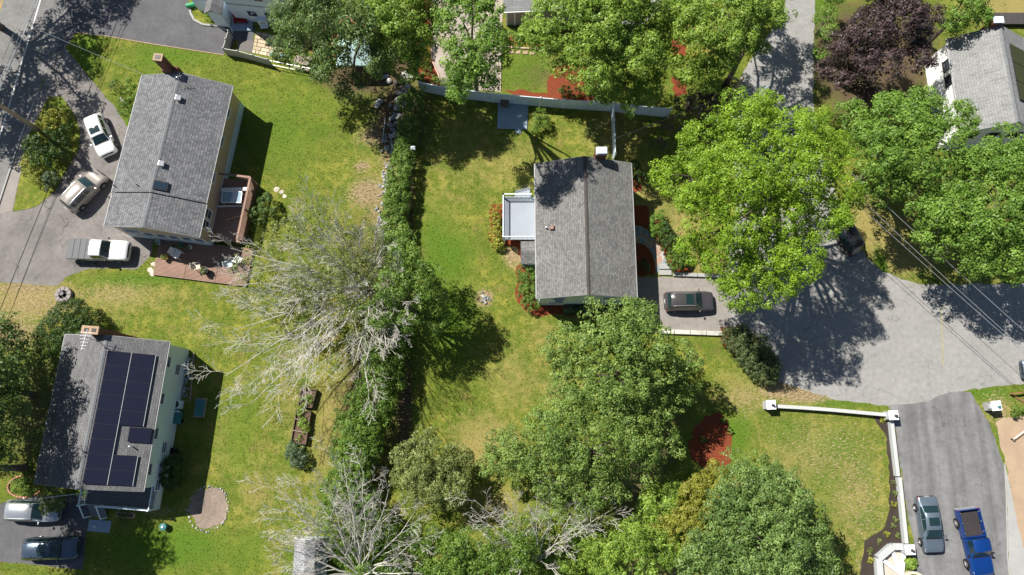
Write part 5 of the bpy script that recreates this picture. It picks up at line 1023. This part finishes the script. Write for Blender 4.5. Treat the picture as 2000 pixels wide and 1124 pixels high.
tbl = thing('glass_patio_table', 'white framed rectangular glass table on the brown side deck', 'table', T(A, *(A.loc(452, 385, 1.7)[:2]), DZ1), A.rz+.1)
MB().box((.0, -.95, .72), (1.1, .08, .05)).box((0, .95, .72), (1.1, .08, .05)).box((.55, 0, .72), (.08, 1.9, .05)).box((-.55, 0, .72), (.08, 1.9, .05)).obj('frame', WHITE, tbl); box((0, 0, .72), (1.04, 1.84, .02)).obj('glass_top', glassm('pale_table_glass', (.25, .36, .42), .08), tbl)
for x in (-.5, .5):
    for y in (-.9, .9): box((x, y, .35), (.05, .05, .7)).obj('leg', WHITE, tbl)
for k, (px, py, lab) in enumerate(((463,371,'white bench plank behind the glass table on the side deck'),(454,402,'thin white beam crossing the side deck below the table'),(460,424,'yellow timber leaning across the lower side deck'))):
    pl = thing('deck_beam', lab, 'beam', T(A, *(A.loc(px, py, 1.2)[:2]), DZ1), A.rz-1.42+(.25 if k == 2 else 0)); box((0, 0, .12 if k else .4), (2.9 if k < 2 else 2.2, .32 if k == 0 else .14, .08)).obj('plank', WHITE if k < 2 else WOODT, pl, bevel=.01)
# brown ground patio deck
gd = thing('brown_patio_deck', 'low red-brown board patio below the tan house windows', 'deck', P(400, 520), A.rz)
def gl(px, py, z=.25): return Matrix.Rotation(-A.rz, 3, 'Z') @ (P(px, py, z)-gd.location)
c0, c1, c2, c3 = gl(312,466), gl(496,486), gl(480,560), gl(298,537)
n = 30
for k in range(3):
    ta, tb_ = k/3, (k+1)/3; m = MB()
    for i in range(n):
        u0, u1 = i/n+.004, (i+1)/n-.004; q = [c0.lerp(c3, u0).lerp(c1.lerp(c2, u0), ta+.002), c0.lerp(c3, u0).lerp(c1.lerp(c2, u0), tb_-.002), c0.lerp(c3, u1).lerp(c1.lerp(c2, u1), tb_-.002), c0.lerp(c3, u1).lerp(c1.lerp(c2, u1), ta+.002)]
        m.prism([(p.x, p.y) for p in q], .15+random.uniform(0, .006), .24+random.uniform(0, .006))
    m.obj('deck_boards', WOODR, gd, kind='stuff')
MB().prism([(p.x, p.y) for p in (c0, c1, c2, c3)], .0, .14).obj('deck_base', WOODG, gd)
POLYS.append([tuple(P(*p)[:2]) for p in ((312,466),(496,486),(480,560),(298,537))])
def chair(label, px, py, rz, mat, z=.25, name='patio_chair', s=1.0, group=None):
    o = thing(name, label, 'chair', G(px, py, z+.4, z), rz, group); o.scale = (s, s, s)
    m = MB()
    for k in range(5): m.box((-.2+.1*k, 0, .42), (.085, .5, .03))
    m.obj('seat', mat, o); m = MB()
    for k in range(5): m.box((-.28-.03*k, 0, .5+.1*k), (.03, .5, .085))
    m.obj('backrest', mat, o)
    for x in (-.24, .24):
        for y in (-.25, .25): box((x, y, .21), (.04, .04, .42)).obj('leg', mat, o)
    for y in (-.29, .29): MB().bar((-.3, y, .63), (.26, y, .63), .06, .03).bar((.24, y, .42), (.24, y, .63), .03, .03, (1, 0, 0)).obj('armrest', mat, o)
chair('white slatted armchair in the middle of the brown patio', 347, 497, -.5, WHITE, s=1.3); chair('cream armchair on the sunny edge of the brown patio', 386, 521, .2, plain('cream_plastic', (.6, .55, .45), .6), s=1.1); chair('pale blue armchair under the bare branches on the patio', 449, 517, .3, plain('pale_blue_paint', (.5, .62, .68)), s=1.1)
chair('tilted white armchair at the right end of the patio', 467, 508, 1.0, WHITE, s=1.1); chair('left green garden chair behind the thin rail fence', 533, 106, 2.2, TEAL, .03, s=1.0); chair('right green garden chair behind the thin rail fence', 553, 111, 2.0, TEAL, .03, s=1.0)
for lab, px, py, m_, r_, h in (('yellow and white planter box on the patio edge', 323, 503, plain('yellow_plastic', (.5, .36, .06), .6), .3, .4), ('dark pot with dry plant in the patio middle edge', 402, 530, BLACK, .36, .6), ('green round pot under the patio windows', 354, 480, TEAL, .28, .45), ('brown pot beside the green pot under the windows', 337, 484, bw, .22, .4), ('pale blue bucket by the tan house corner', 309, 474, plain('pale_blue_paint', (.5, .6, .65)), .25, .4), ('white watering can shaped pot near the patio windows', 371, 483, WHITE, .2, .35)):
    o = thing('plant_pot', lab, 'pot', G(px, py, .5, .25), 0, 'pots on the brown patio'); MB().lathe([(r_*.7, 0), (r_, h*.9), (r_*1.08, h), (r_*.9, h), (r_*.85, h*.85)], 14).obj('pot', m_, o, smooth=40); leaves('plant', [(0, 0, h+.1, r_*.8, .6)], L_OLV, o, .12, 14, .16, .5, 5)
# picnic bench at the top terrace and fire pit
pt = thing('picnic_table', 'grey wooden picnic table behind the thin rail fence', 'table', G(590, 120, .7), -.2)
for k in range(5): MB().box((0, -.3+.15*k, .74), (1.7, .13, .04)).obj('top_board', WOODG, pt)
for y in (-.65, .65): MB().box((0, y, .44), (1.7, .26, .04)).obj('bench_board', WOODG, pt)
for x in (-.6, .6): MB().bar((x, -.65, 0), (x, .2, .74), .07, .07, (1, 0, 0)).bar((x, .65, 0), (x, -.2, .74), .07, .07, (1, 0, 0)).box((x, 0, .40), (.05, 1.4, .08)).obj('leg', WOODG, pt)
fp = thing('fire_pit', 'round grey stone fire pit with dark centre on the dry lawn', 'fire pit', P(127, 577))
for k in range(9):
    a0, a1 = 6.283*k/9+.03, 6.283*(k+1)/9-.03; m = MB()
    pts = [(math.cos(a)*r_, math.sin(a)*r_) for r_, aa in ((.42, (a0, a1)), (.78, (a1, (a0+a1)/2, a0))) for a in aa]; m.prism(pts, 0, .34+random.uniform(0, .03)).obj('stone_block', plain('fire_pit_stone', (.27, .245, .24), .9, .2), fp, bevel=.02)
MB().lathe([(.42, .0), (.42, .05), (.1, .06)], 16).obj('ash_bed', BLACK, fp); MB().lathe([(.16, .05), (.2, .3), (.16, .3)], 12, (-.18, .12, 0)).obj('bucket', DARKMETAL, fp)
# raised beds
def raised(label, px4, div=()):
    c = sum((P(*p) for p in px4), Vector())/4; o = thing('raised_bed', label, 'garden bed', c); q = [P(*p, .0)-c for p in px4]
    for a, b in zip(q, q[1:]+q[:1]): MB().bar(a+Vector((0, 0, .28)), b+Vector((0, 0, .28)), .07, .56).obj('side_board', plain('dark_bed_board', (.12, .085, .065), .9), o)
    MB().prism([(p.x, p.y) for p in [k*.97 for k in q]], .0, .40).obj('soil', SOIL, o)
    for t_ in div: MB().bar(q[0].lerp(q[3], t_)+Vector((0, 0, .50)), q[1].lerp(q[2], t_)+Vector((0, 0, .50)), .06, .2).obj('divider', WOODG, o)
    return o
raised('upper brown raised bed with green seedlings', [(592,760),(621,763),(612,797),(586,793)]); raised('long lower raised bed split in three by dividers', [(583,800),(610,805),(600,868),(572,862)], (.3, .66))
for i, (x, y, r_, lab) in enumerate(((595,785,9,'leafy seedlings at the lower end of the upper bed'),(606,780,7,'small seedlings on the right of the upper bed'),(594,826,9,'bright lettuce clump in the middle of the long bed'),(596,838,7,'leafy plant near the lower divider of the long bed'),(588,806,6,'few sprouts at the top of the long bed'),(584,855,5,'sprout in the lowest cell of the long bed'))):
    o = thing('vegetable_plant', lab, 'plant', G(x, y, .45, .40), 0, 'vegetables in the raised beds'); leaves('foliage', [(0, 0, .12, r_*SC, .5)], L_LIT, o, .13, 16, .16, .5, 60+i)
# things in the shade right of the solar house
cf = thing('cold_frame', 'dark teal covered trough with wooden rim in the shade', 'trough', P(393, 797), -.06); box((0, 0, .15), (.95, 1.75, .3)).obj('box', WOODG, cf); box((0, 0, .32), (.8, 1.55, .05)).obj('lid', TEAL, cf)
gr = thing('teal_cart', 'teal plastic cart standing against the solar house wall', 'cart', G(345, 815, .6), B_.rz); box((0, 0, .55), (1.2, .75, .6)).obj('tub', TEAL, gr, bevel=.06); box((.5, 0, .95), (.1, .7, .1)).obj('handle', WHITE, gr)
for sg in (-1, 1): MB().lathe([(.2, -.04), (.2, .04)], 14, (-.3, sg*.4, .2), Matrix.Rotation(math.pi/2, 3, 'X')).obj('wheel', TYRE, gr)
au = thing('air_conditioner', 'pale grey air conditioning unit beside the teal cart', 'air conditioner', G(344, 790, .7), B_.rz); box((0, 0, .4), (.75, .75, .8)).obj('casing', VINYL, au, bevel=.03); MB().lathe([(.3, .8), (.3, .83)], 18).obj('fan_grille', DARKMETAL, au)
w3 = thing('rubble_heap', 'grey rubble and white pipe heap along the solar house wall', 'rubble', P(367, 735))
for k in range(30): t_ = random.random(); p = P(366-8*t_+random.gauss(0, 4), 690+85*t_)-w3.location; p.z = .1; rock(w3, p, random.uniform(.12, .3))
MB().tube([P(372, 705)-w3.location+Vector((0, 0, .5)), P(373, 738)-w3.location+Vector((0, 0, .5))], .05, 7).obj('pipe', WHITE, w3)
MB().bar(P(380, 690)-w3.location+Vector((0, 0, .1)), P(372, 785)-w3.location+Vector((0, 0, .1)), .1, .2).obj('edge_board', WOODG, w3)
wb = thing('wheelbarrow', 'dark wheelbarrow left under the solar house wall', 'wheelbarrow', P(345, 882), -.1)
MB().add([(-.4, -.3, .5), (.4, -.3, .5), (.4, .3, .5), (-.4, .3, .5), (-.25, -.18, .22), (.25, -.18, .22), (.25, .18, .22), (-.25, .18, .22)], [(4, 5, 6, 7), (0, 1, 5, 4), (1, 2, 6, 5), (2, 3, 7, 6), (3, 0, 4, 7)]).obj('tray', DARKMETAL, wb); MB().tube([(-.2, -.2, .3), (.95, -.28, .5)], .03, 6).obj('handle', WOODG, wb); MB().tube([(-.2, .2, .3), (.95, .28, .5)], .03, 6).obj('handle', WOODG, wb); MB().lathe([(.18, -.04), (.18, .04)], 14, (-.5, 0, .18), Matrix.Rotation(math.pi/2, 3, 'X')).obj('wheel', TYRE, wb)
MB().box((.35, -.22, .13), (.04, .04, .26)).obj('leg', DARKMETAL, wb); MB().box((.35, .22, .13), (.04, .04, .26)).obj('leg', DARKMETAL, wb)
tk = thing('teal_bin', 'small teal lidded bin on the lawn beyond the porch', 'bin', P(324, 1028)); MB().lathe([(.24, 0), (.3, .5), (.32, .52), (.3, .58), (.05, .62)], 16).obj('body', TEAL, tk, smooth=40); MB().lathe([(.1, .60), (.1, .68), (.05, .7)], 10).obj('knob', VINYL, tk)
for lab, px4 in (('narrow planting bed in a timber rim right of the porch', [(297,962),(312,964),(308,995),(293,993)]), ('square planting bed in a timber rim below the porch', [(232,1000),(264,1003),(262,1012),(229,1009)])):
    c = sum((P(*p) for p in px4), Vector())/4; o = thing('timber_edged_bed', lab, 'garden bed', c); q = [P(*p)-c for p in px4]
    for a, b in zip(q, q[1:]+q[:1]): MB().bar(a+Vector((0, 0, .12)), b+Vector((0, 0, .12)), .1, .24).obj('side_board', WOODT, o)
    MB().prism([(p.x, p.y) for p in q], .0, .16).obj('soil', SOIL, o); leaves('plants', [(0, 0, .22, .5, .4)], L_DRK, o, .12, 12, .18, .5, 31)
ring = thing('brick_ring_bed', 'curved pink brick edging around a bed by the silver suv', 'garden edging', P(50, 950))
for k in range(26):
    t_ = k/25*4.6+1.2; p = Vector((math.cos(t_)*1.55, math.sin(t_)*.95, .06)); box(p, (.24, .12, .12), t_+math.pi/2).obj('brick', plain('pink_brick', (.42, .20, .15), .9, .2), ring, bevel=.008)
gb = thing('green_canister', 'small green round-ended barrel at the corner of the parking lot', 'barrel', P(375, 14), .2); MB().lathe([(.05, -.5), (.2, -.45), (.25, -.3), (.25, .3), (.2, .45), (.05, .5)], 14, (0, 0, .3), Matrix.Rotation(math.pi/2, 3, 'Y')).obj('drum', plain('green_plastic', (.04, .28, .12), .5), gb, smooth=50); MB().box((-.25, 0, .04), (.1, .4, .08)).obj('foot', BLACK, gb); MB().box((.25, 0, .04), (.1, .4, .08)).obj('foot', BLACK, gb)
for i, (x, y) in enumerate(((998,102),(1012,102.6),(1026,103.4),(1039,104.5))):
    o = thing('lawn_paver', ['leftmost','second from left','second from right','rightmost'][i]+' of the four tan pavers beside the red bed', 'paver', P(x, y), .05, 'tan pavers in a row'); box((0, 0, .03), (.5, .36, .06)).obj('slab', SAND, o, bevel=.01)
for i, (x, y) in enumerate(((1722,820),(1744,945),(1747,965),(1745,985),(1748,1013),(1742,1027),(1730,1043),(1752,1045),(1716,1058),(1699,1095),(1698,1075))):
    o = thing('bedding_plant', ['topmost','second','third','fourth','fifth','sixth','seventh','eighth','ninth','lowest','tenth'][i]+' small plant in the dark mulch strip counted from the top', 'plant', P(x, y), 0, 'small plants in the dark mulch'); leaves('foliage', [(0, 0, .1, .22, .6)], L_GLD if i % 3 == 0 else L_OLV, o, .14, 12, .14, .5, 80+i); MB().tube([(0, 0, 0), (0, 0, .15)], .02, 5).obj('stem', BARK, o)
for i, (x, y) in enumerate(((1412,822),(1424,843),(1373,858))):
    o = thing('mulch_perennial', ['upper dark perennial','right dark perennial','left dark perennial'][i]+' in the round red mulch bed', 'plant', P(x, y), 0, 'plants in the round red bed'); leaves('foliage', [(0, 0, .15, .28, .6)], L_IVY, o, .14, 16, .16, .5, 95+i)
# poles and wires
def pole(label, px, py, h, lamp=None):
    o = thing('utility_pole', label, 'utility pole', P(px, py)); MB().tube([(0, 0, -.2), (0, 0, h*.5), (0, 0, h)], [.22, .2, .17], 10).obj('shaft', plain('pole_wood', (.36, .28, .20), .9, .25), o, smooth=50); MB().bar((-1.0, .6, h-.5), (1.0, -.6, h-.5), .1, .12).obj('cross_arm', WOODG, o)
    if lamp: e = Vector(lamp); MB().tube([(0, 0, h-1.5), Vector((e.x*.5, e.y*.5, h-1.15)), Vector((e.x, e.y, h-1.1))], .04, 7).obj('lamp_arm', STEEL, o); MB().box((e.x+.15, e.y, h-1.1), (.7, .25, .14)).obj('lamp_head', VINYL, o, bevel=.05)
    return o
pole('wooden utility pole leaning out of the green island shrubs', 97, 268, 9.0); pole('dark utility pole with street lamp above the purple plum tree', 1392, 242, 9.0, (2.2, -.3))
def wire(label, pts, sag=.3, r=.022, mat=None, name='power_line'):
    a, b = pts; c = (a+b)/2; o = thing(name, label, 'wire', (c.x, c.y, 0)); n = 16
    q = [a.lerp(b, i/n)-o.location-Vector((0, 0, sag*4*(i/n)*(1-i/n))) for i in range(n+1)]; MB().tube(q, r, 5).obj('cable', mat or STEEL, o)
PT = P(1392, 242)
for lab, off, e in (('lower of the two close power lines over the cul-de-sac', (-.5, -.4, 8.0), P(2060, 742, 6.6)), ('upper of the two close power lines over the cul-de-sac', (0, 0, 8.2), P(2062, 738, 6.8)), ('separate power line nearest the edge maple', (.9, .6, 8.4), P(2060, 700, 7.0))): wire(lab, (PT+Vector(off), e), .35)
wire('thin cable from the street pole to the white side fence', (PT+Vector((0, 0, 6.5)), P(1197, 272, 1.8)), .2, .015)
for lab, xa, ya, yb, z, r_ in (('street power line nearest the tan house', 63, 0, 144, 6.4, .022), ('outer street power line at the upper left', 49, 0, 115, 6.6, .02), ('low thick street cable at the upper left', 70, 0, 160, 5.6, .035)):
    p_, q_ = P(xa, ya, z), P(0, yb, z); d = (p_-q_).normalized(); wire(lab, (q_-d*45, p_+d*30), .3, r_)
wire('pale service cable running from the street to the tan house corner', (P(45, 45, 7.0), P(281, 146, 4.0)), .15, .014, STEEL)
wire('service cable from the left edge to the solar house porch', (P(-20, 985, 5.0), P(178, 962, 4.4)), .1, .02, VINYL)
# ---------------------------------------------------------------- grass tufts and lawn litter
def grass(n=230000):
    g = np.random.default_rng(3); x = g.uniform(-52, 52, n); y = g.uniform(-19, 46, n); keep = np.ones(n, bool)
    for poly in POLYS:
        px = np.array([p[0] for p in poly]); py = np.array([p[1] for p in poly]); ins = np.zeros(n, bool); j = len(poly)-1
        for i in range(len(poly)):
            c = ((py[i] > y) != (py[j] > y)) & (x < (px[j]-px[i])*(y-py[i])/(py[j]-py[i]+1e-12)+px[i]); ins ^= c; j = i
        keep &= ~ins
    keep &= g.random(n) > np.maximum(blobs(DIRT, x, y)*1.1, blobs(SOIL_SHADE, x, y)*.9)
    x = x[keep]; y = y[keep]; n = len(x); a = g.uniform(0, 6.283, n); s = g.uniform(.05, .16, n); w_ = s*.6
    dx, dy = np.cos(a), np.sin(a); ln = g.normal(0, .5, n)*s
    b = np.stack([x, y, np.full(n, .0)], 1)
    v = np.stack([b+np.stack([-dy*w_*.5, dx*w_*.5, 0*x], 1), b+np.stack([dy*w_*.5, -dx*w_*.5, 0*x], 1), b+np.stack([dx*ln+dx*s*.5, dy*ln+dy*s*.5, s*.45], 1)], 1).reshape(-1, 3)
    me = rawmesh('grass', v, np.arange(n*3).reshape(-1, 3), 3); me.materials.append(BLADES)
    for nm, bl in (('dry', DRY), ('dirt', DIRT), ('lush_shade', LUSH_SHADE), ('soil', SOIL_SHADE)):
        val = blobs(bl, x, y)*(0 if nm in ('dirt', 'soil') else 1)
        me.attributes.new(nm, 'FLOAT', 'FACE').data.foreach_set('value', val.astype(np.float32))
    o = bpy.data.objects.new('grass', me); COL.objects.link(o); o['kind'] = 'stuff'; tag(o, 'short sunlit lawn grass with yellow dry patches', 'grass')
grass()
